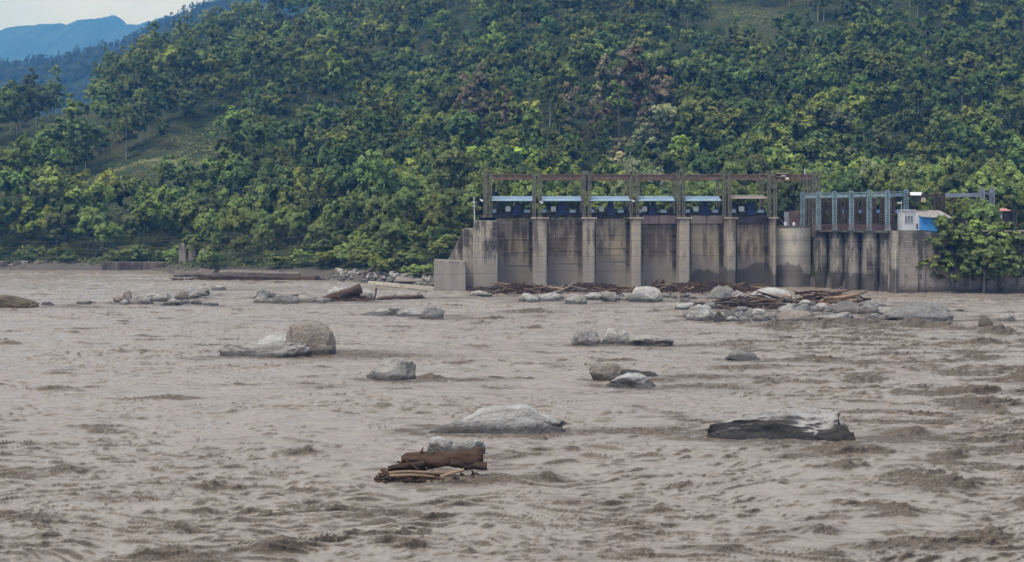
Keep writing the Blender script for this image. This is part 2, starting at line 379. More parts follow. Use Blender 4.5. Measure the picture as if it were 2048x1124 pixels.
ys = np.concatenate([np.arange(10, 225, 12), np.arange(225, 390, 1.5), np.arange(390, 960, 4), [1000, 1100, 1250]])
GX, GY = np.meshgrid(xs, ys); GZ = np.maximum(ground(GX, GY), -6.0)
o = link('ground', grid_mesh('ground', GX, GY, GZ), M['ground']); tag(o, kind='structure')

def hill_mat(name, c1, c2, sc):
    def bld(n, b):
        v = coords(n, 'World'); t = tnoise(n, v, sc, 8, .65)
        n.links.new(ramp(n, t, [(.38, c1), (.62, c2)]), b.inputs['Base Color']); b.inputs['Roughness'].default_value = 1
        b.inputs['Specular IOR Level'].default_value = 0
        bump(n, b, t, 1, 20)
    return mat(name, bld)
def ridge_mesh(name, prof, Yc, slope, base, amp, sc, m, nx=420, ny=46, x0=-900, x1=1500, back=.35, rough_=0.0):
    px = np.linspace(x0, x1, nx); py = np.interp(px, [p[0] for p in prof], [p[1] for p in prof])
    crest = CH-(py-HY)/F*Yc
    d = np.linspace(-1, 1, ny)
    D = d[:, None]*(crest.max()-base)/slope*np.where(d[:, None] < 0, 1, back/1.0)
    X = ((px-1024)/F*Yc)[None, :]+0*D; Y = Yc+D+0*X
    fall = np.abs(d)[:, None]**1.15
    Z = crest[None, :]*(1-fall)+base*fall
    n_ = fbm2(X/sc, Y/sc, 5, 9)*amp
    spur = -np.abs(noise2(X/(sc*1.7), Y/(sc*6), 12))*amp*2.2
    Z = Z+(n_+spur)*np.clip(np.abs(d)[:, None]*5, .22, 1)+rough_*ridge2(X/(sc*.35), Y/(sc*.9), 3, 15)
    o = link(name, grid_mesh(name, X, Y, Z), m); tag(o, kind='structure'); return X, Y, Z
MIDP = [(-900, 330), (-400, 220), (-200, 165), (0, 131), (60, 125), (100, 119), (150, 108), (200, 92), (260, 84), (300, 70), (350, 46), (400, 18), (430, 4), (520, -40), (700, -90), (1500, -100)]
FARP = [(-900, 150), (-500, 20), (-300, 60), (-100, 80), (0, 64), (25, 55), (43, 52), (60, 57), (85, 53), (110, 48), (128, 48), (145, 53), (158, 49), (180, 38), (195, 38), (203, 44), (218, 34), (238, 34), (250, 44), (258, 54),
        (270, 52), (290, 46), (330, 33), (375, 20), (395, 23), (420, 8), (500, -10), (1500, -40)]
mX, mY, mZ = ridge_mesh('middle_hill', MIDP, 2300, .5, -20, 30, 160, hill_mat('hill_mid', (.02, .035, .02), (.055, .08, .035), .02))
ridge_mesh('far_mountain', FARP, 6800, .45, -30, 70, 420, hill_mat('hill_far', (.012, .022, .02), (.03, .045, .03), .004), nx=1100, rough_=11.0)
o = link('valley_floor', MB().add([(-9000, -300, -7), (9000, -300, -7), (9000, 9500, -7), (-9000, 9500, -7)], [(0, 1, 2, 3)]).mesh('valley_floor'), M['ground']); tag(o, kind='structure')

# ------------------------------------------------------------------ foliage builders
def leaf_quads(c, nrm, size, rng):
    n = len(c); a_ = rng.normal(size=(n, 3)); nn = nrm+.42*rng.normal(size=(n, 3)); nn /= np.linalg.norm(nn, axis=1)[:, None]
    u = np.cross(nn, a_); u /= np.linalg.norm(u, axis=1)[:, None]; w = np.cross(nn, u)
    s = (size*rng.uniform(.6, 1.35, n))[:, None]; k = rng.uniform(.5, .9, n)[:, None]
    v = np.stack([c-u*s*.6, c-w*s*k*.5, c+u*s*.6, c+w*s*k*.5], 1)
    return v.reshape(-1, 3), np.arange(4*n).reshape(n, 4)
def crown(rng, nleaf, size, w=1., h=1., zc=0., kind='round', lobes=9, clumps=55):
    global LASTN
    """leaf clumps spread over several lobes; returns v, f, tint"""
    L = []
    for i in range(lobes):
        if kind == 'cone':
            t = (i+.5)/lobes; r = (1-t)**.8*.55+.06; an = rng.uniform(0, 6.28); L.append((r*.5*math.cos(an), r*.5*math.sin(an), -1+1.95*t, r*.75+.1))
        elif kind == 'column':
            t = (i+.5)/lobes; an = rng.uniform(0, 6.28); L.append((.32*math.cos(an), .32*math.sin(an), -1+1.9*t, .42+.12*rng.random()))
        else:
            an = 2.4*i+rng.uniform(-.5, .5); el = rng.uniform(-.5, .95); r = rng.uniform(.35, .62)*math.sqrt(max(0, 1-el*el*.7))
            L.append((r*math.cos(an), r*math.sin(an), el*.62, rng.uniform(.3, .5)))
    L = np.array(L); li = rng.integers(0, len(L), clumps)
    d = rng.normal(size=(clumps, 3)); d[:, 2] = np.abs(d[:, 2])*.9-.25; d /= np.linalg.norm(d, axis=1)[:, None]
    cc = L[li, :3]+d*L[li, 3:4]*rng.uniform(.65, 1.02, (clumps, 1))
    cr_ = rng.uniform(.10, .2, clumps); ct = rng.uniform(0, 1, clumps)
    ci = rng.integers(0, clumps, nleaf)
    dd = rng.normal(size=(nleaf, 3)); dd /= np.linalg.norm(dd, axis=1)[:, None]; dd[:, 2] = np.where(dd[:, 2] < -.3, -dd[:, 2]*.6, dd[:, 2])
    p = cc[ci]+dd*cr_[ci][:, None]*rng.uniform(.5, 1.1, (nleaf, 1))
    p = p*np.array([w, w, h])+np.array([0, 0, zc])
    v, f = leaf_quads(p, dd*.8+np.array([0, 0, .5]), size, rng)
    ax = p-np.array([0, 0, zc]); ax = ax/np.array([w, w, h]); lob = cc[ci]-L[li[ci], :3]; lob = lob/(np.linalg.norm(lob, axis=1)[:, None]+1e-6)
    nn_ = .55*dd+.8*lob+.45*ax+np.array([0, 0, .25]); nn_ /= np.linalg.norm(nn_, axis=1)[:, None]; LASTN = np.repeat(nn_, 4, 0)
    tint = np.clip(.18+.42*ct[ci]+.25*rng.uniform(0, 1, nleaf), 0, 1)
    return v, f, np.repeat(tint, 4), cc*np.array([w, w, h])+np.array([0, 0, zc])
def limb_mesh(rng, h, r, ends, crown0, bend=.4):
    mb = MB(); pts = [Vector((0, 0, -1.0))]; k = 6
    for i in range(1, k+1): pts.append(Vector((rng.uniform(-bend, bend)*i/k, rng.uniform(-bend, bend)*i/k, h*i/k)))
    for i in range(k): mb.cyl(pts[i], pts[i+1], r*(1-.8*i/k), r*(1-.8*(i+1)/k), 7)
    for e_ in ends:
        t = rng.uniform(crown0, .9); i = min(int(t*k), k-1); s0 = pts[i].lerp(pts[i+1], t*k-i); e_ = Vector(e_)
        m_ = s0.lerp(e_, .5)+Vector((0, 0, -.3)); mb.cyl(s0, m_, r*.35, r*.22, 5); mb.cyl(m_, e_, r*.22, r*.08, 5)
    return mb
def tree_kind(name, leafmat, barkmat, H, cw, ch_, nleaf, size, kind='round', lobes=9, clumps=55, seed=0, r=.22, limbs=8):
    rng = np.random.default_rng(seed); zc = H-ch_*.95
    v, f, t, cc = crown(rng, nleaf, size, cw, ch_, zc, kind, lobes, clumps)
    cm = mesh_np(name+'_crown', v, f, False, {'tint': t, 'nrm': LASTN}); cm.materials.append(M[leafmat])
    ends = cc[rng.choice(len(cc), limbs, replace=False)]
    lm = limb_mesh(rng, H-ch_*.5, r, ends, max(.25, (zc-ch_)/H)).mesh(name+'_trunk'); lm.materials.append(M[barkmat])
    return dict(crown=cm, trunk=lm, H=H, w=cw)
KT = {}
def K(name, n, **k):
    KT[name] = [tree_kind(name, seed=100*len(KT)+i, **k) for i in range(n)]
K('broad', 5, leafmat='leaf_mid', barkmat='bark', H=13.5, cw=4.9, ch_=6.2, nleaf=8000, size=.42, lobes=11, clumps=80)
K('dark', 4, leafmat='leaf_dark', barkmat='bark', H=14, cw=4.6, ch_=6.6, nleaf=8000, size=.42, lobes=11, clumps=75)
K('bright', 4, leafmat='leaf_bright', barkmat='bark', H=11.5, cw=4.2, ch_=5.4, nleaf=7500, size=.4, lobes=10, clumps=70)
K('slender', 4, leafmat='leaf_mid', barkmat='bark_pale', H=15, cw=3.3, ch_=4.6, nleaf=4000, size=.42, kind='column', lobes=7, clumps=42, r=.2)
K('cone', 4, leafmat='leaf_brown', barkmat='bark', H=14, cw=6.2, ch_=6.6, nleaf=8000, size=.4, kind='cone', lobes=10, clumps=100)
K('pale', 3, leafmat='leaf_pale', barkmat='bark_pale', H=12, cw=5.2, ch_=5.6, nleaf=5000, size=.36, lobes=11, clumps=90, r=.26, limbs=16)
K('shrub', 5, leafmat='leaf_bright', barkmat='bark', H=3.2, cw=2.9, ch_=1.75, nleaf=2200, size=.3, lobes=8, clumps=34, r=.09, limbs=5)
K('shrub_dark', 3, leafmat='leaf_mid', barkmat='bark', H=4.2, cw=3.2, ch_=2.3, nleaf=2600, size=.32, lobes=8, clumps=38, r=.1, limbs=5)

NAMES = dict(broad='broadleaf_tree', dark='dark_evergreen_tree', bright='young_green_tree', slender='slender_tree', cone='browning_tree', pale='pale_feathery_tree', shrub='leafy_shrub', shrub_dark='leafy_bush')
DESC = dict(broad='green broadleaf tree', dark='dark green dense tree', bright='yellow green young tree', slender='slender pale trunked tree', cone='brown tinged conical tree', pale='pale feathery tree with whitish limbs',
            shrub='bright green leafy shrub', shrub_dark='dark green leafy bush')
ntree = [0]
def place_tree(kind, x, y, sc=1.0, where='', label=None, z=None, sz=None, size_=False):
    if size_: where_ = ('small ' if sc < .82 else 'large ' if sc > 1.12 else '')
    else: where_ = ''
    k = KT[kind][random.randrange(len(KT[kind]))]; z = ground1(x, y)-.2 if z is None else z
    cat = 'shrub' if 'shrub' in kind else 'tree'
    g = None if label else where_+DESC[kind]+'s '+where
    e_ = empty(NAMES[kind], (x, y, z), label or where_+DESC[kind]+' '+where, cat, g, random.uniform(0, 6.28))
    e_.scale = (sc, sc, sz or sc*random.uniform(.88, 1.15))
    link('trunk', k['trunk'], None, e_); link('crown', k['crown'], None, e_)
    ntree[0] += 1; return e_
def proj(x, y, z): return 1024+F*x/y, HY-F*(z-CH)/y

CLEAR = [((100, 265), 100, 20, -.45), ((20, 315), 80, 22, -.5), ((265, 345), 125, 27, -.4), ((420, 272), 85, 18, -.2), ((390, 325), 80, 28, -.3), ((1500, 32), 110, 14, .1), ((1640, 60), 55, 12, 0), ((1860, 70), 50, 14, .2)]
def in_clear(px, py):
    for (cx, cy), a_, b_, s in CLEAR:
        u = (px-cx)/a_; v_ = ((py-cy)-s*(px-cx))/b_
        if u*u+v_*v_ < 1: return True
    return False
LAND = [(130, 'at the left edge'), (250, 'above the broken bank wall'), (340, 'above the low river wall'), (430, 'above the ruined gate pier'), (530, 'left above the bank logs'), (650, 'right above the bank logs'),
        (760, 'above the rubble bank'), (870, 'left of the wing wall'), (960, 'beside the utility pole'), (1072, 'behind the first gantry bay'), (1170, 'behind the second gantry bay'), (1268, 'behind the third gantry bay'),
        (1362, 'behind the fourth gantry bay'), (1455, 'behind the fifth gantry bay'), (1545, 'behind the sixth gantry bay'), (1635, 'behind the hoist trolley'), (1710, 'behind the left intake columns'), (1800, 'behind the right intake columns'),
        (1880, 'behind the crane cab and hut'), (1975, 'behind the crane runway'), (9999, 'above the red roofed shed')]
def region(px): return next(t for a_, t in LAND if px < a_)
def low_where(px, py):
    return ('in the lowest row ' if py > 425 else 'one row up ' if py > 385 else 'two rows up ' if py > 345 else 'further up ')+region(px)

cands = []
rng = np.random.default_rng(21)
y = 268.0
while y < 868:
    sp = 8.0 if y < 400 else 9.0+(y-400)*.004
    x = -.45*y-20
    while x < .44*y+10:
        X_ = x+rng.uniform(-.42, .42)*sp; Y_ = y+rng.uniform(-.42, .42)*sp; x += sp
        f_ = np.interp(X_, FX, FY)
        if X_ > -13 and Y_ < 292: continue
        if X_ > 58 and Y_ < 262: continue
        if Y_ < f_+ (10 if X_ > -75 else 9): continue
        cands.append((X_, Y_))
    y += sp*.92
cands = np.array(cands); cz = ground(cands[:, 0], cands[:, 1])
cpx = 1024+F*cands[:, 0]/cands[:, 1]; cpy = HY-F*(cz-CH)/cands[:, 1]
pick = []
for (X_, Y_), z_, px, py in zip(cands, cz, cpx, cpy):
    if in_clear(px, py) or in_clear(px, py-28) or in_clear(px, py-55): continue
    if px < -160 or px > 2210 or py < -70: continue
    if z_ < 0: continue
    t = np.clip((Y_-372)/480, 0, 1); u = random.random()
    nz_ = float(noise2(np.array([X_/45]), np.array([Y_/45]), 8)[0])
    cy = py-35
    if t < .02: kind = 'bright' if u < .4+.4*nz_ else 'broad' if u < .8 else 'dark'
    else: kind = 'dark' if u < .42-.5*nz_ else 'broad' if u < .82 else 'bright' if u < .9 else 'slender'
    if px < 620 and 90 < py < 330 and u > .7: kind = 'slender'
    if px > 1560 and py < 190 and u > .72: kind = 'slender'
    if (985 < px < 1085 and 262 < py < 325 and u < .85) or (1120 < px < 1345 and 225 < py < 325 and u < .72) or (915 < px < 985 and 262 < py < 320 and u < .5): kind = 'cone'
    if 1215 < px < 1340 and 300 < py < 385: kind = 'pale'
    if (1650 < px < 1760 and 290 < py < 380 and u < .35): kind = 'pale'
    pick.append((Y_, X_, z_, kind, px, py))
pick.sort()
NEAR = 255
for (Y_, X_, z_, kind, px, py) in pick[:NEAR]:
    sc = random.choice([.8, .95, 1.1, 1.3, 1.5])*random.uniform(.94, 1.06)
    if Y_ < 330 and X_ < -12: sc *= .62
    if X_ < -70 and Y_ < 372: sc *= .78
    if kind == 'cone': sc = random.uniform(.95, 1.25)
    if kind == 'slender' : sc *= .95
    if X_ > -12 and Y_ < 345: sc = random.choice([.85, 1.0, 1.2])
    place_tree(kind, X_, Y_, sc, low_where(px, py), size_=True)
# the rest of the forest: one mass
PAL = dict(broad=((.09, .135, .033), (.25, .335, .07)), dark=((.058, .10, .032), (.17, .25, .065)), bright=((.115, .165, .025), (.35, .43, .075)), slender=((.07, .11, .03), (.23, .31, .065)),
           cone=((.14, .12, .07), (.32, .26, .15)), pale=((.16, .2, .1), (.38, .44, .24)))
FT = {}
for kd, kw in dict(broad=dict(w=4.8, h=6.0), dark=dict(w=4.5, h=6.4), bright=dict(w=4.1, h=5.2), slender=dict(w=3.2, h=4.6, kind='column', lobes=7), cone=dict(w=5.8, h=6.6, kind='cone', lobes=9), pale=dict(w=4.8, h=5.0)).items():
    FT[kd] = []
    for i in range(5):
        Hh = dict(broad=13.5, dark=14, bright=12, slender=15, cone=14, pale=12)[kd]
        v, f, t, cc = crown(np.random.default_rng(900+i+17*len(FT)), 1500, .72, zc=Hh-kw['h']*.95, clumps=42, **kw)
        FT[kd].append((v.astype(np.float32), t.astype(np.float32), Hh, LASTN.astype(np.float32)))
Vs, Cs, Ns, TV = [], [], [], MB()
for (Y_, X_, z_, kind, px, py) in pick[NEAR:]:
    v, t, Hh, nv_ = FT[kind][random.randrange(5)]; s = random.choice([.8, 1.0, 1.15, 1.4, 1.65])*random.uniform(.92, 1.08); a_ = random.uniform(0, 6.28)
    ca, sa = math.cos(a_)*s, math.sin(a_)*s; far = Y_ > 620
    q = v; tt = t; qn = nv_
    if far: q = v.reshape(-1, 4, 3)[::2].reshape(-1, 3); tt = t.reshape(-1, 4)[::2].ravel(); qn = nv_.reshape(-1, 4, 3)[::2].reshape(-1, 3)
    P_ = np.stack([q[:, 0]*ca-q[:, 1]*sa+X_, q[:, 0]*sa+q[:, 1]*ca+Y_, q[:, 2]*s+z_-.3], -1)
    c0, c1 = [np.array(c) for c in PAL[kind]]; tv = random.choice([1.0, 1.15, 1.3, 1.5, 1.7, 1.95])*random.uniform(.9, 1.1); wv = random.uniform(.85, 1.2)
    C_ = (c0+(c1-c0)*tt[:, None]+.008)*tv*np.array([wv, 1, 1]); Vs.append(P_); Cs.append(C_); Ns.append(np.stack([(qn[:, 0]*ca-qn[:, 1]*sa)/s, (qn[:, 0]*sa+qn[:, 1]*ca)/s, qn[:, 2]], -1))
    if kind == 'slender' or random.random() < .12:
        TV.cyl((X_, Y_, z_-1), (X_+random.uniform(-.4, .4), Y_, z_+Hh*s*.85), .24, .08, 5)
V_ = np.concatenate(Vs); C_ = np.concatenate(Cs)
o = link('forest', mesh_np('forest', V_, np.arange(len(V_)).reshape(-1, 4), False, {'leafcol': C_, 'nrm': np.concatenate(Ns)}), M['forest'])
tag(o, 'dense mixed green forest covering the upper hillside', 'forest', kind='stuff')
if TV.v: o2 = link('trunk', TV.mesh('forest_trunks'), M['bark_pale'], o); o2['kind'] = 'stuff'
print('FOREST', len(pick), len(V_)//4)
# undergrowth over the open ground
n_u = 60000; ux = rng.uniform(-1, 1, n_u); uy = 300+(rng.uniform(0, 1, n_u)**.8)*500; ux = ux*.46*uy
uz = ground(ux, uy); ok = (uz > 1.2) & ~((ux > -13) & (uy < 275)); ux, uy, uz = ux[ok], uy[ok], uz[ok]
pc = np.stack([ux, uy, uz], -1); rep = 4; pc = np.repeat(pc, rep, 0)+rng.normal(size=(len(pc)*rep, 3))*np.array([.7, .7, .3])+np.array([0, 0, .5])
v, f = leaf_quads(pc, np.tile([0, -.3, 1.0], (len(pc), 1)), .75, rng)
kk = np.clip(.5+.6*fbm2(pc[:, 0]/30, pc[:, 1]/30, 3, 4)+rng.uniform(-.3, .3, len(pc)), 0, 1)[:, None]
clr = np.zeros(len(pc))
qx, qy = 1024+F*pc[:, 0]/pc[:, 1], HY-F*(pc[:, 2]-CH)/pc[:, 1]
for (cx_, cy_), a_, b_, s_ in CLEAR: clr = np.maximum(clr, (((qx-cx_)/a_)**2+(((qy-cy_)-s_*(qx-cx_))/b_)**2 < 1.1))
kk = kk*(.45+.75*clr[:, None])
cc = np.array([.075, .11, .032])*(1-kk)+np.array([.36, .37, .14])*kk
o = link('undergrowth', mesh_np('undergrowth', v, f, False, {'leafcol': np.repeat(cc, 4, 0), 'nrm': np.tile([0, -.35, .93], (len(v), 1))}), M['forest'])
tag(o, 'low green and straw coloured undergrowth between the trees', 'undergrowth', kind='stuff')
# wood on the middle hill
n_m = 3800; ii = rng.integers(4, 24, n_m); jj = rng.integers(100, 270, n_m)
bx_, by_, bz_ = [A[ii, jj]+rng.uniform(-.5, .5, n_m)*s for A, s in ((mX, 8), (mY, 30), (mZ, 0))]
cn = np.arange(100, 250); bx_ = np.concatenate([bx_, mX[23, cn]+rng.uniform(-4, 4, len(cn))]); by_ = np.concatenate([by_, mY[23, cn]]); bz_ = np.concatenate([bz_, mZ[23, cn]])
pm = np.repeat(np.stack([bx_, by_, bz_], -1), 20, 0); hh = np.repeat(rng.uniform(.5, 1.2, len(bx_)), 20)
q = rng.uniform(0, 1, len(pm)); pm = pm+rng.normal(size=pm.shape)*np.array([3.2, 3.2, .5])*(1.15-q[:, None])+np.stack([0*q, 0*q, q*15*hh], -1)
v, f = leaf_quads(pm, np.tile([0, -.4, 1.0], (len(pm), 1)), 4.2, rng)
o = link('distant_wood', mesh_np('distant_wood', v, f, False, {'leafcol': np.tile([.035, .06, .03], (len(v), 1)), 'nrm': np.tile([0, -.35, .93], (len(v), 1))}), M['forest'])
tag(o, 'hazy wood covering the middle ridge at top left', 'wood', kind='stuff')
# shrubs along the bank
for i in range(62):
    px = random.uniform(-40, 925); X0 = None
    for _ in range(20):
        Y_ = random.uniform(262, 372); X_ = (px-1024)/F*Y_
        ft = float(np.interp(X_, FX, FY))
        if 3.5 < Y_-ft < (42 if px > 640 else 9) and not (X_ > -15 and Y_ < 262) and not (340 < px < 412 and Y_ < 325): X0 = X_; break
    if X0 is None: continue
    place_tree('shrub' if (px > 640 or random.random() < .35) else 'shrub_dark', X_, Y_, random.uniform(.7, 1.25), ('on the green slope ' if px > 690 else 'by the water ')+region(px))
ns = 0
for i in range(900):
    px = random.uniform(640, 935); Y_ = random.uniform(256, 345); X_ = (px-1024)/F*Y_; ft = float(np.interp(X_, FX, FY))
    if not (4 < Y_-ft < 60) or (X_ > -14.5 and Y_ < 270): continue
    place_tree('shrub' if random.random() < .72 else 'shrub_dark', X_, Y_, random.uniform(.8, 1.4), ('low' if Y_-ft < 18 else 'halfway' if Y_-ft < 38 else 'high')+' on the green slope '+region(px)); ns += 1
    if ns >= 75: break
for px, Y_, s, kd, lb in [(1290, 352, 1.75, 'pale', 'large pale feathery tree with whitish limbs behind the fourth gantry bay'), (1225, 345, 1.3, 'pale', 'pale tree with whitish limbs behind the third gantry bay'), (1385, 350, 1.5, 'bright', 'tall light green tree behind the fifth gantry bay'),
        (1500, 340, 1.45, 'broad', 'tall green tree behind the rusty canopy'), (1640, 345, 1.3, 'broad', 'broad green tree behind the left end of the blue grey frame'), (1740, 350, 1.45, 'pale', 'pale green tree behind the middle of the blue grey frame'),
        (1880, 335, 1.6, 'bright', 'tall bright green tree behind the hut'), (1990, 330, 1.5, 'bright', 'tall bright green tree behind the crane runway'), (1820, 350, 1.4, 'broad', 'tall green tree behind the crane cab'), (700, 352, 1.3, 'bright', 'light green tree above the rubble bank'), (500, 368, 1.3, 'bright', 'large light green tree above the bank logs')]:
    X_ = (px-1024)/F*Y_; place_tree(kd, X_, Y_, s, label=lb)
place_tree('dark', *P(1592, 437, 290)[:2], .95, label='very dark dense tree behind the gap between gantry and intake frame', z=8)
place_tree('dark', *P(1572, 437, 296)[:2], .85, label='dark tree behind the rusty hoist trolley', z=8)
for i, (px, Y_, s, kd, lb) in enumerate([(1925, 249, .62, 'bright', 'tall green tree rooted beside the masonry wall, left crown'), (1965, 243, .8, 'broad', 'green tree spreading over the masonry wall with its trunk at the water'),
                            (2030, 243, .48, 'dark', 'dark green tree over the wall at the right edge'), (1880, 244, .55, 'dark', 'dark hanging tree beside the blue hut'), (2075, 246, .8, 'bright', 'bright tree at the far right of the wall'),
                            (1905, 262, .6, 'bright', 'small bright tree behind the blue hut'), (1945, 262, .5, 'broad', 'mid green tree between hut and red roofed shed')]):
    X_ = (px-1024)/F*Y_
    place_tree(kd, X_, Y_, s, label=lb, z=11 if Y_ > 244.5 else (10.5 if Y_ > 250 else 5.5))
for px, Y_, z_, s, kd, lb in [(1968, 231.5, -1, .78, 'broad', 'green tree rooted in the water before the masonry wall, its trunk showing'),
        (1940, 233.2, 1.5, .66, 'bright', 'light green crown leaning over the masonry wall'), (2005, 233.2, 2.5, .6, 'bright', 'bright crown right of the tree rooted before the masonry wall')]:
    place_tree(kd, (px-1024)/F*Y_, Y_, s, label=lb, z=z_, sz=s)
for i, (px, py, s) in enumerate([(1872, 520, .8), (1900, 500, 1.0), (1900, 545, .9), (1935, 520, 1.1), (1935, 560, 1.0), (1965, 540, 1.1), (1990, 515, 1.1), (2010, 550, 1.0), (2035, 525, 1.1), (1955, 490, 1.1), (2035, 490, 1.1), (1910, 470, .9), (1985, 470, 1.0), (1880, 480, .6)]):
    p = P(px, py, 235.2); place_tree('shrub_dark' if i % 3 else 'shrub', p.x, p.y, s*1.62, label=('dark green' if i % 3 else 'light green')+' bush hanging on the masonry wall, '+['beside the bare wall patch at mid height', 'high near the hut', 'lowest near the bare wall', 'in the left middle', 'low left of the trunk', 'just left of the trunk', 'above the trunk', 'right of the trunk', 'low at the right edge', 'high above the trunk', 'high at the right edge', 'under the hut porch', 'near the coping before the shed', 'highest left, under the hut'][i], z=p.z-2.8)

# ------------------------------------------------------------------ the barrage
BR = empty('barrage', (20, 258, 0), 'long weathered concrete barrage with six silted gate bays and square piers', 'dam')
YF, YP = 252.5, 258.0                         # pier nose line, gate face line
def bx(px, Y=YP): return (px-1024)/F*Y
TOP = 13.4
PIERS = [(1065, 1094), (1164, 1190), (1259, 1283), (1352, 1380), (1446, 1472), (1536, 1553)]
m = MB(); x0, x1 = bx(946, 246), bx(995, YF-1); m.poly([(x0, 246), (bx(995, 246), 246), (bx(995, 246), 268), (x0, 268)], -3, TOP-.3)
m.part('abutment_block', M['conc_abut'], BR, .08)
m = MB(); m.box(bx(925, 247), x0-.004, 247, 268, -3, P(0, 458, 247).z); m.part('abutment_step', M['conc_abut'], BR, .08)
m = MB(); m.prism([(bx(868, 243), -3), (bx(931, 243), -3), (bx(931, 243), P(0, 523, 243).z), (bx(868, 243), P(0, 519, 243).z)], 243, 246.6); m.part('wing_wall', M['conc_abut'], BR, .06)
m = MB(); m.prism([(bx(886, 250), -3), (bx(925, 250)-.02, -3), (bx(925, 250)-.02, P(0, 466, 250).z), (bx(915, 250), P(0, 482, 250).z), (bx(898, 250), P(0, 517, 250).z)], 249, 254); m.part('sloping_shoulder', M['conc_abut'], BR, .06)
for i, (a_, b_) in enumerate(PIERS):
    xa, xb = bx(a_), bx(b_, YF)
    if b_ < 1024: xa, xb = bx(a_, YF), bx(b_)
    m = MB(); c = .25; m.poly([(xa+c, YF), (xb-c, YF), (xb, YF+c), (xb, 266), (xa, 266), (xa, YF+c)], -3, TOP-.02)
    pr = m.part('pier', M['conc_pier'], BR)
    m = MB(); m.box(xa-.35, xb+.35, YF-.3, YF+3, TOP, TOP+.32); m.part('pier_cap', M['conc_pier'], BR, .04)
BAYS = [(bx(995), bx(1065)), (bx(1094), bx(1164)), (bx(1190), bx(1259)), (bx(1283), bx(1352)), (bx(1380), bx(1446)), (bx(1472), bx(1536))]
for i, (xa, xb) in enumerate(BAYS):
    MB().box(xb-.75, xb+.02, YP-.5, YP-.05, -3, TOP-.6).part('gate_guide', M['guide_strip'], BR)
    MB().box(xa-.02, xa+.18, YP-.5, YP-.05, -3, TOP-.6).part('gate_guide', M['guide_strip'], BR)
    m = MB(); m.box(xa-.3, xb+.3, YP, YP+1.5, -3, TOP-.1)
    MB().box(xa, xb, YP-.35, YP+1.2, TOP-.098, TOP+.1).part('gate_coping', M['conc_pier'], BR, .03)
    m.part('gate_wall', M['conc_panel_pale' if i in (2, 4) else 'conc_panel'], BR)
    if i >= 3:      # breast beam
        zt, zb = P(0, 431, YP).z, P(0, 449-i*.5, YP).z
        for k in range(2 if i < 5 else 1):
            n_ = 2 if i < 5 else 1; w_ = (xb-xa)/n_
            m = MB(); m.box(xa+.05+k*w_, xa+(k+1)*w_-.08, YP-.55, YP-.003, zb, zt); m.part('breast_beam', M['pink_beam' if i == 3 else 'buff_beam' if i == 4 else 'dark_beam'], BR, .03)
    else:
        for k in range(3):
            z_ = 4.2+k*2.6+i*.4; m = MB(); m.box(xa, xb, YP-.1, YP-.003, z_, z_+.16); m.part('gate_rib', M['conc_panel_pale'], BR)
m = MB(); m.box(bx(960), bx(1552), YP-.4, YP+7, TOP+.36, TOP+.75)
m.part('deck', M['dark_beam'], BR)
# parapet rail with posts
g = MB(); X0, X1 = bx(985), bx(1545); k = 0
while X0+k*1.6 < X1: g.bar((X0+k*1.6, YP-.3, TOP+.75), (X0+k*1.6, YP-.3, TOP+1.7), .07); k += 1
RL = empty('deck_railing', (20, YP-.3, TOP+.75), 'dark steel railing along the front of the barrage deck', 'railing')
g.part('post', M['dark_steel'], RL)
for zz in (TOP+1.25, TOP+1.7): MB().bar((X0, YP-.3, zz), (X1, YP-.3, zz), .07).part('rail', M['dark_steel'], RL)
MB().box(X0, X1, YP-.2, YP-.12, TOP+.8, TOP+1.15).part('kick_plate', M['dark_steel'], RL)
# rounded nose wall between barrage and intake
NW = empty('rounded_divide_wall', (bx(1588, 254), 256, 0), 'pale smooth rounded concrete divide wall with its lower half wet', 'wall')
xa, xb = bx(1554, 254), bx(1626, 254); pts = []
for k in range(15):
    t = k/14; pts.append((xa+(xb-xa)*t, 256.5-2.8*math.sin(math.pi*(.06+.88*t))))
m = MB(); m.poly(pts+[(xb, 268), (xa, 268)], -3, P(0, 454, 254).z); o = m.part('wall_body', M['conc_nose'], NW)
zt = P(0, 454, 254).z; m = MB(); m.poly([(x-.1*(1 if i < 7 else -1), y-.12) for i, (x, y) in enumerate(pts)]+[(xb, 268), (xa, 268)], zt+.003, zt+.22); m.part('coping', M['conc_side'], NW)

# lattice gantry
GT = empty('gate_gantry', (bx(1305), 256, TOP+.4), 'rust brown lattice steel gantry standing along the whole barrage', 'gantry')
def lattice(m, x, y, z0, z1, w=.5, d=.7, step=.95, t=.085):
    for sx in (-1, 1):
        for sy in (-1, 1): m.bar((x+sx*w/2, y+sy*d/2, z0), (x+sx*w/2, y+sy*d/2, z1), t*1.5)
    n_ = max(2, int((z1-z0)/step)); s = (z1-z0)/n_
    for i in range(n_):
        a_, b_ = z0+i*s, z0+(i+1)*s
        for sy in (-1, 1):
            m.bar((x-w/2, y+sy*d/2, a_), (x+w/2, y+sy*d/2, b_), t*.75); m.bar((x+w/2, y+sy*d/2, a_), (x-w/2, y+sy*d/2, b_), t*.75)
        for sx in (-1, 1): m.bar((x+sx*w/2, y-d/2, a_), (x+sx*w/2, y+d/2, b_), t*.75)
        m.bar((x-w/2, y-d/2, b_), (x+w/2, y-d/2, b_), t)
GZ1 = P(0, 344, 256).z; GB1, GB0 = P(0, 350, 256).z, P(0, 357, 256).z
GCOL = [970, 981, 1068, 1080, 1168, 1179, 1263, 1275, 1357, 1367, 1448, 1459, 1538, 1550, 1628, 1638]
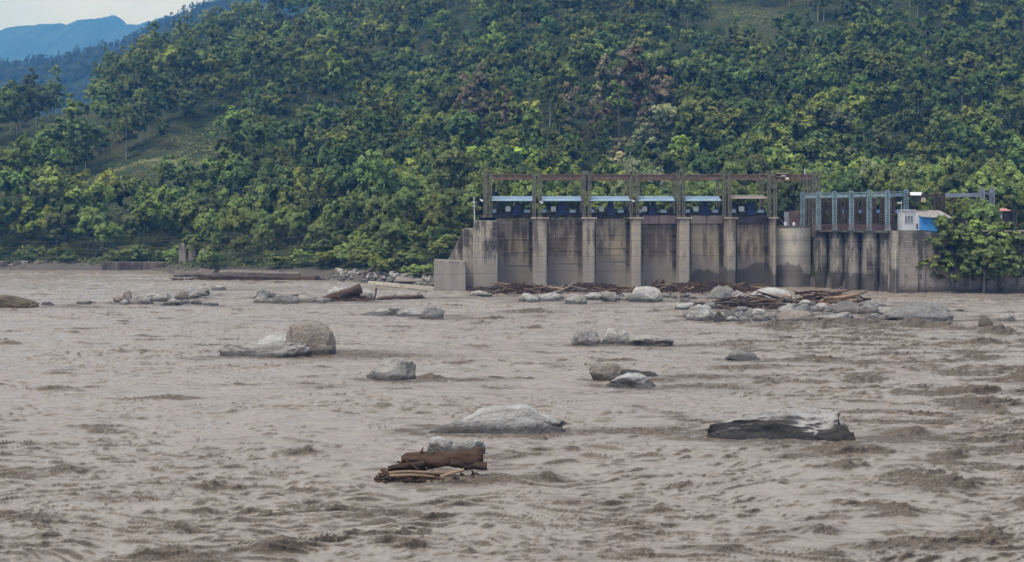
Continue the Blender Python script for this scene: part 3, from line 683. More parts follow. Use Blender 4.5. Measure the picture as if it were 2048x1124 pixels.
for Yc in (256.0, 264.0):
    for px in GCOL:
        if Yc > 260 and px in (981, 1080, 1179, 1275, 1367, 1459, 1550): continue
        m = MB(); x = bx(px, Yc if Yc < 260 else 256); z0 = TOP+.36 if px < 1600 else 10.0; lattice(m, x, Yc, z0, GZ1)
        m.box(x-.4, x+.4, Yc-.45, Yc+.45, GZ1, GZ1+.14); m.box(x-.45, x+.45, Yc-.5, Yc+.5, z0-.02, z0+.12)
        m.part('lattice_column', M['lattice_steel'], GT)
    ed = [976, 1074, 1173, 1269, 1362, 1453, 1544, 1633]
    for a_, b_ in zip(ed[:-1], ed[1:]):
        xa, xb = bx(a_, 256)+.9, bx(b_, 256)-.9
        m = MB(); m.box(xa, xb, Yc-.1, Yc+.1, GB0, GB1); m.box(xa, xb, Yc-.32, Yc+.32, GB1, GB1+.12); m.box(xa, xb, Yc-.32, Yc+.32, GB0-.12, GB0)
        for k in range(7): xx = xa+(xb-xa)*(k+.5)/7; m.box(xx-.04, xx+.04, Yc-.28, Yc-.1, GB0, GB1)
        m.part('crane_beam', M['rust_steel'], GT)
for px in ed: MB().box(bx(px, 256)-.2, bx(px, 256)+.2, 256.5, 263.5, GB0+.1, GB1-.1).part('cross_beam', M['rust_steel'], GT)
# hoist trolley on the gantry
TR = empty('hoist_trolley', (bx(1564, 256), 256, GB1+.15), 'small rusty hoist trolley hanging on the gantry beam near its right end', 'trolley')
xa, xb = bx(1552, 255.3), bx(1578, 255.3)
MB().box(xa, xb, 254.8, 256.9, GB1+.16, GB1+.34).part('top_plate', M['rust_roof'], TR, .02)
m = MB(); m.box(xa+.2, xb-.1, 254.9, 255.5, GB0-.5, GB0-.2); m.box(xa+.1, xb-.5, 254.9, 255.6, GB0+.1, GB1-.2); m.part('hoist_frame', M['rust_steel'], TR, .02)
MB().cyl((xb-.9, 254.6, GB0-.15), (xb-.2, 254.6, GB0-.15), .3, n=14).part('drum', M['yellow_paint'], TR)
MB().cyl((xa+.9, 254.6, GB0+.4), (xa+1.7, 254.6, GB0+.4), .26, n=14).part('motor', M['rust_roof'], TR)
MB().cyl((bx(1610, 256), 256, GB1+.1), (bx(1610, 256), 256, GB1+1.2), .12, n=8).part('vertical_pipe', M['hut_wall'], GT)
# canopies
for i, (a_, b_) in enumerate([(984, 1065), (1084, 1163), (1180, 1260), (1276, 1350), (1371, 1443), (1463, 1534)]):
    rust = i == 5; xa, xb = bx(a_, 255), bx(b_, 255); z1, z0 = P(0, 392, 255).z, P(0, 401.5, 255).z
    if rust: z1, z0 = P(0, 390, 255).z, P(0, 397, 255).z
    c = empty('hoist_canopy', ((xa+xb)/2, 258, z0), ('rust stained buff canopy roof over the sixth bay, beside the trolley' if rust else
        ['first', 'second', 'third', 'fourth', 'fifth'][i]+' pale blue canopy roof from the left, hung between the gantry columns'), 'canopy', None if rust else 'pale blue canopies over the gate hoists')
    m = MB(); n_ = 36
    for k in range(n_):   # sloping corrugated sheet
        u0 = xa+(xb-xa)*k/n_; u1 = xa+(xb-xa)*(k+1)/n_; dz = .05*(k % 2)
        m.add([(u0, 255, z0+dz), (u1, 255, z0+dz), (u1, 259, z1+dz), (u0, 259, z1+dz), (u0, 255, z0+dz-.06), (u1, 255, z0+dz-.06), (u1, 259, z1+dz-.06), (u0, 259, z1+dz-.06)],
              [(0, 1, 2, 3), (7, 6, 5, 4), (0, 4, 5, 1), (2, 6, 7, 3), (0, 3, 7, 4), (1, 5, 6, 2)])
    m.part('roof_sheet', M['rust_roof' if rust else 'blue_roof'], c)
    m = MB()
    m.bar((xa, 255.1, z0-.1), (xb, 255.1, z0-.1), .12); m.bar((xa, 259, z1-.15), (xb, 259, z1-.15), .12)
    m.part('purlin', M['dark_steel'], c)
    for xx in (xa+.2, xb-.2): MB().bar((xx, 258.8, TOP+.75), (xx, 258.8, z1-.1), .12).part('canopy_post', M['dark_steel'], c)
# hoist machines
for i, (a_, b_) in enumerate([(984, 1065), (1084, 1163), (1180, 1260), (1276, 1350), (1371, 1443), (1463, 1534)]):
    xa, xb = bx(a_, 257), bx(b_, 257); w_ = xb-xa; zb = TOP+.75
    c = empty('gate_hoist', ((xa+xb)/2, 258, zb), 'gate hoist with dark blue gearbox under the '+['first', 'second', 'third', 'fourth', 'fifth', 'rusty sixth'][i]+' canopy from the left', 'hoist', 'gate hoists on the barrage deck')
    gx = xa+w_*(.62 if i == 0 else .52 if i < 3 else .42 if i == 3 else .55)
    m = MB(); m.box(gx-.75, gx+.75, 257.2, 258.8, zb+.6, zb+2.0); m.box(gx-.45, gx+.45, 257.4, 258.6, zb+2.0, zb+2.7); m.box(gx-.95, gx+.95, 257, 259, zb, zb+.6); m.part('gearbox', M['blue_paint'], c, .05)
    m = MB(); m.box(gx-2.3, gx-1.3, 257.2, 258.2, zb+.75, zb+1.75); m.part('control_cabinet', M['white_paint'], c, .03)
    m = MB(); m.box(gx-2.25, gx-1.35, 257.3, 258.1, zb, zb+.75); m.part('cabinet_stand', M['dark_steel'], c)
    m = MB(); m.box(gx+1.4, gx+2.6, 257.2, 258, zb+.5, zb+1.1); m.part('cable_box', M['pale_blue'], c, .03)
    for dx in (1.55, 2.45): MB().bar((gx+dx, 257.6, zb), (gx+dx, 257.6, zb+.5), .09).part('stand_leg', M['dark_steel'], c)
    m = MB(); m.cyl((xa+.6, 258, zb+1.1), (xb-.6, 258, zb+1.1), .1, n=10); m.part('drive_shaft', M['dark_steel'], c)
    for xx in (xa+.7, xb-.7):
        m = MB(); m.cyl((xx-.35, 258, zb+1.1), (xx+.35, 258, zb+1.1), .55, n=16); m.box(xx-.5, xx+.5, 257.6, 258.4, zb, zb+.6); m.part('rope_drum', M['dark_steel'], c)
    m = MB(); m.box(xa+.1, xa+.85, 257, 257.6, zb+.5, zb+1.2); m.part('junction_box', M['pale_blue'], c, .03)
# pole with crossarms
p = P(949, 437, 250)
PO = empty('utility_pole', p, 'thin pale utility pole with two short crossarms at the left end of the barrage', 'pole')
MB().cyl((p.x, p.y, p.z-.3), (p.x-.1, p.y, p.z+4.2), .1, .07, 8).part('shaft', M['white_paint'], PO)
for dz in (2.4, 3.2): MB().bar((p.x-.55, p.y, p.z+dz), (p.x+.5, p.y, p.z+dz), .08).part('crossarm', M['white_paint'], PO)
for (px, py, lb) in ((963, 401, 'white flood lamp on a bracket beside the first gantry column'), (1083, 405, 'white flood lamp on the second gantry pier'), (1266, 402, 'white flood lamp on the fourth gantry pier')):
    q = P(px, py, 254.6); L_ = empty('flood_lamp', q, lb, 'lamp', 'flood lamps on the gantry')
    MB().cyl(q-Vector((.35, 0, -.2)), q+Vector((.25, 0, -.15)), .14, .22, 12).part('lamp_head', M['white_paint'], L_)
    MB().bar(q+Vector((-.3, 0, .2)), q+Vector((.9, .9, .5)), .06).part('bracket', M['dark_steel'], L_)
# cable from the pole to the left bank
def cable(name, pts, r, label, mt='dark_steel'):
    m = MB(); P0 = [Vector(p) for p in pts]
    for a_, b_ in zip(P0[:-1], P0[1:]): m.cyl(a_, b_, r, r, 4)
    o = link(name, m.mesh(name, P0[0]), M[mt], None, P0[0]); tag(o, label, 'cable'); return o
def sag(a_, b_, s, n_=24): return [a_.lerp(b_, t/n_)-Vector((0, 0, 4*s*(t/n_)*(1-t/n_))) for t in range(n_+1)]
cable('power_cable', sag(p+Vector((-.5, 0, 3.2)), P(-60, 478, 245), 3.2), .022, 'upper thin power cable sagging from the pole to the left', 'wood_grey')
cable('power_cable', sag(p+Vector((-.5, 0, 2.4)), P(-60, 490, 245), 3.6), .022, 'lower thin power cable sagging from the pole to the left', 'wood_grey')
# handrail with seated worker-size white drum is on the step
q = P(930, 449, 248); HR = empty('stair_handrail', q, 'short pale handrail on the step left of the abutment', 'handrail')
MB().bar(P(921, 446, 248), P(943, 444, 248), .06).part('rail', M['wood_grey'], HR)
for px in (924, 932, 941): MB().bar(P(px, 457, 248), P(px, 445.5, 248), .05).part('post', M['wood_grey'], HR)

# things on the divide wall
zt2 = zt+.22
PF = empty('corrugated_screen', (bx(1590, 257), 258, zt2), 'reddish brown corrugated screen standing on the divide wall', 'screen')
for k in range(7):
    xx = bx(1579+k*3.4, 258)
    m = MB(); m.box(xx-.12, xx+.1, 258+.1*(k % 2), 258.12+.1*(k % 2), zt2, P(0, 421, 258).z); m.part('slat', M['red_pink'], PF)
m = MB(); m.box(bx(1568, 259), bx(1577, 259), 258.6, 259, zt2, P(0, 424, 259).z)
o = link('equipment_cabinet', m.mesh('equipment_cabinet', (bx(1572, 259), 258.8, zt2), .03), M['hut_wall'], None, (bx(1572, 259), 258.8, zt2)); tag(o, 'pale grey cabinet left of the reddish corrugated screen', 'cabinet')
for px, lb in ((1571, 'white drum at the left on the divide wall'), (1588, 'white drum in front of the corrugated screen')):
    c_ = Vector((bx(px, 255.5), 255.6, zt2)); m = MB(); m.cyl(c_, c_+Vector((0, 0, .55)), .28, .3, 14); m.cyl(c_+Vector((0, 0, .55)), c_+Vector((0, 0, .7)), .3, .12, 14)
    o = link('drum', m.mesh('drum', c_), M['white_paint'], None, c_); tag(o, lb, 'drum')
ST = empty('steel_stair', (bx(1560, 256), 256, zt2), 'rusty steel stair descending from the barrage deck to the divide wall', 'stair')
MB().bar((bx(1548), 256, TOP+.8), (bx(1568), 256, zt2), .1, .25).part('stringer', M['rust_steel'], ST)
MB().bar((bx(1548), 256, TOP+1.9), (bx(1568), 256, zt2+1.1), .07).part('handrail', M['rust_steel'], ST)
for k in range(6):
    t = (k+.5)/6; x = bx(1548)*(1-t)+bx(1568)*t; z_ = (TOP+.8)*(1-t)+zt2*t; MB().box(x-.18, x+.18, 255.7, 256.5, z_, z_+.05).part('tread', M['rust_steel'], ST)

# ------------------------------------------------------------------ the intake at right
def iy(px): return 257+(px-1605)*(-20/170.0)
DK = 11.25
IN = empty('intake_structure', (64, 248, 0), 'dark stained concrete intake with five rounded piers and narrow black bays', 'intake')
IP = [(1634, 1660), (1665, 1694), (1697, 1727), (1731, 1763), (1768, 1781)]
for a_, b_ in IP:
    Ya = iy((a_+b_)/2); xa, xb = bx(a_, Ya), bx(b_, Ya); r = (xb-xa)/2; xm = (xa+xb)/2; w_ = .82*r
    pts = [(xm-w_+0, Ya+9)]+[(xm-w_*math.cos(t), Ya+1.0-r*math.sin(t)) for t in [math.pi*k/14 for k in range(15)]]+[(xm+w_, Ya+9)]
    m = MB(); m.poly(pts[::-1], -3, DK-1.6); o = m.part('rounded_pier', M['conc_intake'], IN)
    m = MB(); m.poly([(xm+(x-xm)*.86, y+.3) for x, y in pts[::-1]], DK-1.6, DK-.35); m.part('pier_head', M['conc_intake'], IN)
A, B = P(1626, 0, iy(1626)), P(1783, 0, iy(1783))
def iseg(m, d0, d1, z0, z1, pa=1626, pb=1783):
    a0, a1 = P(pa, 0, iy(pa)), P(pb, 0, iy(pb)); dn = Vector((a1.y-a0.y, -(a1.x-a0.x), 0)).normalized()*-1
    q = [(a0+dn*d0), (a1+dn*d0), (a1+dn*d1), (a0+dn*d1)]; m.poly([(v.x, v.y) for v in q], z0, z1); return m
iseg(MB(), -.8, 9, DK-.35, DK).part('deck_slab', M['conc_side'], IN)
iseg(MB(), 6.5, 7.2, -3, DK-.4).part('back_wall', M['dark_steel'], IN)
for zz in (DK-2.2, DK-3.4): iseg(MB(), 1.2, 1.5, zz, zz+.22).part('waling_beam', M['brown_steel'], IN)
for px in (1648, 1678, 1711, 1746, 1772):
    Yp = iy(px)+2; MB().box(bx(px-9, Yp), bx(px+9, Yp), Yp, Yp+.4, 6.0, DK-.4).part('gate_leaf', M['dark_steel'], IN)
# intake railing
RI = empty('intake_railing', (62, 246, DK), 'purplish brown mesh railing along the intake deck', 'railing')
m = MB()
for k in range(46):
    px = 1628+k*3.4; q = P(px, 0, iy(px)-.7+0); m.bar((q.x, q.y, DK), (q.x, q.y, DK+1.05), .045)
m.part('post', M['red_pink'], RI)
for zz in (.35, .7, 1.05):
    a0, a1 = P(1628, 0, iy(1628)-.7), P(1781, 0, iy(1781)-.7); MB().bar((a0.x, a0.y, DK+zz), (a1.x, a1.y, DK+zz), .05).part('rail', M['red_pink'], RI)
IF = empty('intake_gantry', (62, 246, DK), 'blue grey perforated steel portal frame over the intake', 'gantry')
def chan(m, x, y, z0, z1, w=.62):           # column of two channels with batten plates, so it looks perforated
    for s in (-1, 1): m.box(x+s*w/2-.09, x+s*w/2+.09, y-.25, y+.25, z0, z1)
    n_ = int((z1-z0)/.42)
    for k in range(n_+1): zz = z0+(z1-z0)*k/n_; m.box(x-w/2+.09, x+w/2-.09, y-.2, y-.16, zz-.11, zz+.11); m.box(x-w/2+.09, x+w/2-.09, y+.16, y+.2, zz-.11, zz+.11)
IC = [1605, 1637, 1669, 1703, 1738, 1775]
for px in IC+[1812]:
    Yp = iy(px) if px < 1800 else 242.0; x = bx(px, Yp); zt_ = P(0, 384.5-(px-1605)*.02, Yp).z; m = MB(); chan(m, x, Yp, zt2 if px == 1605 else DK, zt_)
    if px != 1605: m.box(x-.5, x+.5, Yp-.5, Yp+.5, DK-.003, DK+.3)
    m.part('frame_column', M['teal_steel'], IF, 0)
for a_, b_ in zip(IC+[1812], (IC+[1812])[1:]):
    Ya, Yb = iy(a_), iy(b_) if b_ < 1800 else 242.0
    for (py, hh_, mt) in ((393.5, .62, 'teal_steel'), (387.5, .16, 'teal_steel')):
        q0 = Vector((bx(a_, Ya)+.42, Ya, P(0, py-(a_-1605)*.02, Ya).z)); q1 = Vector((bx(b_, Yb)-.42, Yb, P(0, py-(b_-1605)*.02, Yb).z)); MB().bar(q0, q1, .3, hh_).part('frame_beam', M[mt], IF)
# rear brown guides with blue plates
for px in IC[1:]:
    Yp = iy(px)+7
    for dp in (-13, 8):
        x = bx(px+dp+2, Yp); m = MB(); lattice(m, x, Yp, DK, P(0, 396, Yp).z, .55, .5, .7, .12); m.part('gate_guide', M['brown_steel'], IF)
    x = bx(px+18, Yp); m = MB(); m.box(x-.45, x+.45, Yp-1.0, Yp-.7, P(0, 426, Yp).z, P(0, 420, Yp).z); m.part('blue_plate', M['blue_panel'], IF, .02)
    m = MB(); m.box(x-.8, x+.8, Yp-.4, Yp+.6, DK, DK+1.4); m.box(x-.3, x+.3, Yp-.2, Yp+.3, DK+1.4, DK+1.9); m.part('hoist_box', M['dark_steel'], IF, .04)
# right-hand crane runway
RW = empty('crane_runway', (80, 246, DK), 'grey steel crane runway right of the hut, carried on lattice posts', 'gantry')
for px, Yp in ((1964, 246), (1984, 249)):
    x = bx(px, Yp); m = MB(); lattice(m, x, Yp, DK, P(0, 377, Yp).z, .6, .6, .6, .14); m.part('lattice_column', M['grey_steel'], RW)
for px, Yp in ((1872, 246), (1886, 249), (1910, 252)):
    x = bx(px, Yp); m = MB(); lattice(m, x, Yp, DK, P(0, 386, Yp).z, .55, .5, .7, .12); m.part('brown_column', M['brown_steel'], RW)
q0, q1 = P(1890, 391, 246), P(1963, 389.5, 246); MB().bar(q0, q1, .3, .75).part('runway_beam', M['grey_steel'], RW)
q0, q1 = P(1816, 391, 240), P(1889, 391, 246); MB().bar(q0, q1, .3, .6).part('runway_beam', M['brown_steel'], RW)
MB().bar(P(1964, 386, 246), P(1984, 388, 249), .2, .4).part('tie_beam', M['grey_steel'], RW)
# crane cab
q = P(1834, 391, 238); CC = empty('crane_cab', q, 'small hoist cab with white sheet roof beside the last blue grey column', 'crane cab')
m = MB(); xa, xb = bx(1819, 237), bx(1851, 237); z_a, z_b = P(0, 391, 237).z, P(0, 384.5, 237).z
m.add([(xa, 236.6, z_a), (xb-.9, 236.6, z_a), (xb, 239, z_b), (xa+.7, 239, z_b), (xa, 236.6, z_a+.08), (xb-.9, 236.6, z_a+.08), (xb, 239, z_b+.08), (xa+.7, 239, z_b+.08)], [(0, 3, 2, 1), (4, 5, 6, 7), (0, 1, 5, 4), (1, 2, 6, 5), (2, 3, 7, 6), (3, 0, 4, 7)])
m.part('roof_sheet', M['white_paint'], CC)
m = MB(); m.box(xa+.8, xb-.4, 237.2, 238.6, P(0, 402, 237).z, z_a-.02); m.part('cab_body', M['dark_steel'], CC, .04)
q = P(1847, 400, 236.9); m = MB(); m.cyl(q, q+Vector((0, .25, 0)), .42, .42, 18); m.part('drum_flange', M['yellow_paint'], CC)
m = MB(); m.cyl(q+Vector((0, -.05, 0)), q+Vector((0, .02, 0)), .16, .16, 12); m.part('hub', M['dark_steel'], CC)
q = P(1803, 404, 239); m = MB(); LMP = empty('street_lamp', q-Vector((0, 0, 3)), 'small white lamp on a bent pole left of the crane cab', 'lamp')
MB().cyl(q+Vector((0, 0, -4.4)), q+Vector((0, 0, .3)), .06, .05, 6).part('pole', M['white_paint'], LMP); MB().box(q.x-.8, q.x+.05, q.y-.12, q.y+.12, q.z-.3, q.z-.05).part('lamp_head', M['white_paint'], LMP, .03)

# masonry retaining wall
def mason(n, b):
    geo = n.nodes.new('ShaderNodeNewGeometry'); sp = n.nodes.new('ShaderNodeSeparateXYZ'); n.links.new(geo.outputs['Position'], sp.inputs[0])
    cb = n.nodes.new('ShaderNodeCombineXYZ'); n.links.new(sp.outputs['X'], cb.inputs[0]); n.links.new(sp.outputs['Z'], cb.inputs[1])
    br = N(n, 'ShaderNodeTexBrick', Scale=1.0); br.inputs['Color1'].default_value = (.40, .35, .30, 1); br.inputs['Color2'].default_value = (.33, .285, .25, 1); br.inputs['Mortar'].default_value = (.22, .19, .165, 1)
    br.inputs['Mortar Size'].default_value = .035; br.inputs['Brick Width'].default_value = .95; br.inputs['Row Height'].default_value = .42
    ds = N(n, 'ShaderNodeTexNoise', Scale=1.1, Detail=3.0); n.links.new(cb.outputs[0], ds.inputs['Vector'])
    va = n.nodes.new('ShaderNodeVectorMath'); va.operation = 'ADD'; sc_ = n.nodes.new('ShaderNodeVectorMath'); sc_.operation = 'SCALE'; sc_.inputs['Scale'].default_value = .3
    n.links.new(ds.outputs['Color'], sc_.inputs[0]); n.links.new(cb.outputs[0], va.inputs[0]); n.links.new(sc_.outputs[0], va.inputs[1]); n.links.new(va.outputs[0], br.inputs['Vector'])
    s1 = tnoise(n, coords(n, 'World', (.55, .55, .07)), 1.0, 6, .65); s2 = tnoise(n, coords(n, 'World'), .7, 6, .7)
    c = mix(n, ramp(n, mth(n, 'ADD', mth(n, 'MULTIPLY', s1, .7), mth(n, 'MULTIPLY', s2, .3)), [(.47, (0, 0, 0)), (.55, (.85, .85, .85))]), br.outputs[0], (.045, .045, .038))
    hi = ramp(n, mth(n, 'ADD', mth(n, 'DIVIDE', sp.outputs['Z'], 12.0), mth(n, 'MULTIPLY', mth(n, 'SUBTRACT', s2, .5), .8)), [(.5, (0, 0, 0)), (.8, (.4, .4, .4))]); c = mix(n, hi, c, (.09, .08, .075))
    lo = ramp(n, mth(n, 'ADD', mth(n, 'DIVIDE', sp.outputs['Z'], 2.5), mth(n, 'MULTIPLY', mth(n, 'SUBTRACT', s2, .5), .9)), [(.2, (1, 1, 1)), (.7, (0, 0, 0))]); c = mix(n, mth(n, 'MULTIPLY', lo, .75), c, (.06, .048, .04))
    n.links.new(c, b.inputs['Base Color']); b.inputs['Roughness'].default_value = .9
    bump(n, b, mth(n, 'ADD', br.outputs['Fac'], mth(n, 'MULTIPLY', s2, -1.5)), .8, -.12)
M['masonry'] = mat('masonry', mason)
RWL = empty('retaining_wall', (85, 236, 0), 'tall stained masonry retaining wall at the right, half hidden by trees', 'wall')
zt3 = P(0, 462, 236).z
m = MB(); m.box(bx(1783, 235)+.02, bx(1850, 235), 235, 238, -3, zt3); m.part('pale_wall_end', M['masonry'], RWL, .05)
m = MB(); m.poly([(bx(1850, 235)+.004, 235.4), (125, 236.5), (125, 240), (bx(1850, 235)+.004, 238)], -3, zt3-.1); m.part('wall_run', M['masonry'], RWL)
m = MB(); m.box(bx(1960, 236), 125, 234.9, 236.2, zt3-.1, zt3+.15); m.part('coping', M['conc_pier'], RWL, .03)
m = MB(); m.box(bx(1783, 234.9), bx(1797, 234.9), 234.8, 235, -3, zt3+.02); m.part('corner_quoin', M['conc_pier'], RWL, .03)
a0 = P(1791.5, 500, 234.5); m = MB(); m.cyl((a0.x, 234.6, -1), (a0.x, 234.6, a0.z), .16, .16, 10); o = link('drain_pipe', m.mesh('drain_pipe', (a0.x, 234.6, 0)), M['conc_nose'], None, (a0.x, 234.6, 0)); tag(o, 'pale vertical pipe on the corner of the masonry wall', 'pipe')
# trunk seen against the wall
MB_ = MB(); a0 = P(1966, 600, 234.6); b0 = P(1962, 548, 235)
# hut
hz = zt3+.1; HT = empty('gate_keeper_hut', P(1850, 458, 237), 'small hut with white window wall, bright blue side and brown sheet roof', 'hut'); HT.location.z = hz
Yh = 236.0; X_ = lambda px: bx(px, Yh); Zh = lambda py: P(0, py, Yh).z
MB().box(X_(1805), X_(1830), Yh, Yh+3, hz, Zh(421)).part('white_wall', M['hut_wall'], HT, .04)
wf = MB(); wf.box(X_(1808), X_(1827), Yh-.1, Yh-.003, Zh(446), Zh(430)); WF = wf.part('window', M['white_paint'], HT, .02)
for k in range(3):
    xa = X_(1809)+k*(X_(1826)-X_(1809))/3; m = MB(); m.box(xa+.05, xa+(X_(1826)-X_(1809))/3-.05, Yh-.13, Yh-.103, Zh(445), Zh(431)); o = link('pane', m.mesh('pane', HT.location), M['glass_dark'], WF)
MB().box(X_(1804), X_(1831), Yh-.35, Yh+3.3, Zh(421)+.003, Zh(419.5)).part('flat_roof', M['white_paint'], HT, .03)
m = MB(); m.prism([(X_(1830)+.01, hz), (X_(1838), hz), (X_(1838), Zh(432)), (X_(1830)+.01, Zh(424))], Yh-.2, Yh+3); m.part('grey_wall', M['hut_wall'], HT)
m = MB(); m.prism([(X_(1838)+.01, Zh(460)), (X_(1873), Zh(463)), (X_(1873), Zh(437)), (X_(1838)+.01, Zh(431))], Yh-.6, Yh+2.8); m.part('blue_side', M['blue_wall'], HT)
m = MB(); m.box(X_(1873)+.01, X_(1897), Yh+1.2, Yh+3, hz, Zh(435)); m.part('open_bay', M['brown_steel'], HT)
MB().box(X_(1895), X_(1898), Yh-.5, Yh-.3, hz, Zh(436)).part('porch_post', M['brown_steel'], HT)
MB().box(X_(1832), X_(1835), Yh-.24, Yh-.203, hz+.3, Zh(447)).part('small_vent', M['dark_steel'], HT)
m = MB(); n_ = 30; ta, tb = Vector((X_(1826), Yh+2.2, Zh(420))), Vector((X_(1887), Yh+2.2, Zh(421))); ba, bb = Vector((X_(1840), Yh-1.2, Zh(433.5))), Vector((X_(1903), Yh-1.2, Zh(437)))
for k in range(n_):
    u0, u1 = k/n_, (k+1)/n_; up = Vector((0, 0, .05*(k % 2))); th = Vector((0, 0, -.05))
    q = [ta.lerp(tb, u0)+up, ta.lerp(tb, u1)+up, ba.lerp(bb, u1)+up, ba.lerp(bb, u0)+up]; m.add(q+[v_+th for v_ in q], [(3, 2, 1, 0), (4, 5, 6, 7), (0, 1, 5, 4), (1, 2, 6, 5), (2, 3, 7, 6), (3, 0, 4, 7)])
m.part('roof_sheet', M['hut_roof'], HT)
# red roofed shed
Ys = 262.0; S_ = empty('red_roofed_shed', P(2007, 440, Ys), 'tiny shed with a faded red sheet roof at the right edge', 'shed'); S_.location.z = 11.0
MB().box(bx(1998, Ys), bx(2018, Ys), Ys, Ys+2.5, 10.8, P(0, 421, Ys).z).part('shed_wall', M['brown_steel'], S_)
MB().box(bx(1999, Ys), bx(2002, Ys), Ys-.6, Ys-.4, 10.8, P(0, 423, Ys).z).part('post', M['hut_wall'], S_)
m = MB(); m.add([(bx(1994, Ys), Ys-1, P(0, 423, Ys).z), (bx(2019, Ys), Ys-1, P(0, 422, Ys).z), (bx(2021, Ys), Ys+3, P(0, 417, Ys).z), (bx(1992, Ys), Ys+3, P(0, 417, Ys).z)]+[(bx(1994, Ys), Ys-1, P(0, 423, Ys).z+.1), (bx(2019, Ys), Ys-1, P(0, 422, Ys).z+.1), (bx(2021, Ys), Ys+3, P(0, 417, Ys).z+.1), (bx(1992, Ys), Ys+3, P(0, 417, Ys).z+.1)], [(0, 3, 2, 1), (4, 5, 6, 7), (0, 1, 5, 4), (1, 2, 6, 5), (2, 3, 7, 6), (3, 0, 4, 7)]); m.part('roof_sheet', M['red_roof'], S_)

# ------------------------------------------------------------------ left bank works
p0, p1 = P(205, 540, 339), P(350, 540, 339)
m = MB(); m.box(p0.x, p1.x, 338.5, 341, -3, P(0, 524, 339).z)
o = link('river_wall', m.mesh('river_wall', (-98, 339, 0), .08), M['mud_conc'], None, (-98, 339, 0)); tag(o, 'low dark concrete river wall on the far bank at left', 'wall')
p0, p1 = P(-60, 540, 343), P(122, 540, 343)
m = MB()
for k in range(14):
    xa = p0.x+(p1.x-p0.x)*k/14; xb = p0.x+(p1.x-p0.x)*(k+1)/14; m.box(xa, xb+.003, 341.6+.15*(k % 3), 344, -3, 1.5+.9*abs(math.sin(k*2.1)))
o = link('broken_wall', m.mesh('broken_wall', (-130, 342, 0), .1), M['masonry'], None, (-130, 342, 0)); tag(o, 'broken stone wall on the far bank at the left edge', 'wall')
RU = empty('ruined_pier', P(380, 530, 318), 'ruined pale concrete gate pier standing alone on the far left bank', 'ruin'); RU.location.z = 0
Yr = 318.0
m = MB(); m.box(bx(358, Yr), bx(372, Yr), Yr, Yr+3, -2, P(0, 487, Yr).z); m.part('pier_leg', M['conc_abut'], RU, .15)
m = MB(); m.box(bx(377, Yr), bx(391, Yr), Yr, Yr+3, -2, P(0, 489, Yr).z); m.part('pier_leg', M['conc_pier'], RU, .15)
m = MB(); m.box(bx(372, Yr), bx(377, Yr), Yr+1.2, Yr+3, -2, P(0, 488, Yr).z); m.part('dark_slot', M['conc_side'], RU)
m = MB(); m.prism([(bx(391, Yr)+.01, -2), (bx(408, Yr), -2), (bx(408, Yr), P(0, 507, Yr).z), (bx(399, Yr), P(0, 497, Yr).z), (bx(391, Yr)+.01, P(0, 500, Yr).z)], Yr+.6, Yr+3); m.part('masonry_stub', M['masonry'], RU)
# long pale sill beam and grey ribbed apron beside the wing wall
a0, a1 = P(738, 566, 262), P(868, 584, 240.5); a0.z, a1.z = .55, .5
m = MB(); m.bar(a0, a1, .5, .7); o = link('sill_beam', m.mesh('sill_beam', a0, .05), M['conc_nose'], None, a0); tag(o, 'long pale concrete sill beam slanting out of the water to the wing wall', 'beam')
m = MB()
for k in range(5): m.bar(P(792, 561, 262)+Vector((0, 3-k*.9, .5-k*.1)), P(866, 561, 262)+Vector((0, 1-k*1.2, .55-k*.1)), .55, .5)
q = P(830, 565, 258); o = link('ribbed_apron', m.mesh('ribbed_apron', q, .05), M['conc_pier'], None, q); tag(o, 'grey ribbed concrete apron against the left side of the wing wall', 'apron')

# ------------------------------------------------------------------ rocks
_bm = bmesh.new(); bmesh.ops.create_icosphere(_bm, subdivisions=5, radius=1); _bm.verts.ensure_lookup_table()
ICO_V = np.array([v.co[:] for v in _bm.verts]); ICO_F = np.array([[v.index for v in f.verts] for f in _bm.faces]); _bm.free()
_bm = bmesh.new(); bmesh.ops.create_icosphere(_bm, subdivisions=3, radius=1); SM_V = np.array([v.co[:] for v in _bm.verts]); SM_F = np.array([[v.index for v in f.verts] for f in _bm.faces]); _bm.free()
def rock_shape(seed, cuts=9, rough=.1, big=True, boxy=.0):
    r = np.random.default_rng(seed); v = (ICO_V if big else SM_V).copy()
    if boxy: v = np.sign(v)*np.abs(v)**(1-boxy); v /= np.abs(v).max(0)
    for _ in range(cuts):
        n_ = r.normal(size=3); n_ /= np.linalg.norm(n_); d = r.uniform(.62, .9); e_ = v@n_-d; v = v-np.where(e_ > 0, e_*.96, 0)[:, None]*n_
    s = r.uniform(0, 90)
    nv = noise3(v[:, 0]*1.3+s, v[:, 1]*1.3, v[:, 2]*1.3)*1.6+noise3(v[:, 0]*3+s, v[:, 1]*3, v[:, 2]*3)*.8+noise3(v[:, 0]*7+s, v[:, 1]*7, v[:, 2]*7)*.4
    rg = (1-2*np.abs(noise3(v[:, 0]*2.1+s, v[:, 1]*2.1+9, v[:, 2]*4)))*.7
    if big: nv = nv+noise3(v[:, 0]*14+s, v[:, 1]*14, v[:, 2]*14)*.3-.9*np.clip(.09-np.abs(noise3(v[:, 0]*2.6+s, v[:, 1]*2.6+v[:, 2], v[:, 2]*3.5)), 0, 1)*10*.5
    return v*(1+rough*(nv+rg))[:, None]
ROCKS = []   # footprint list for the water
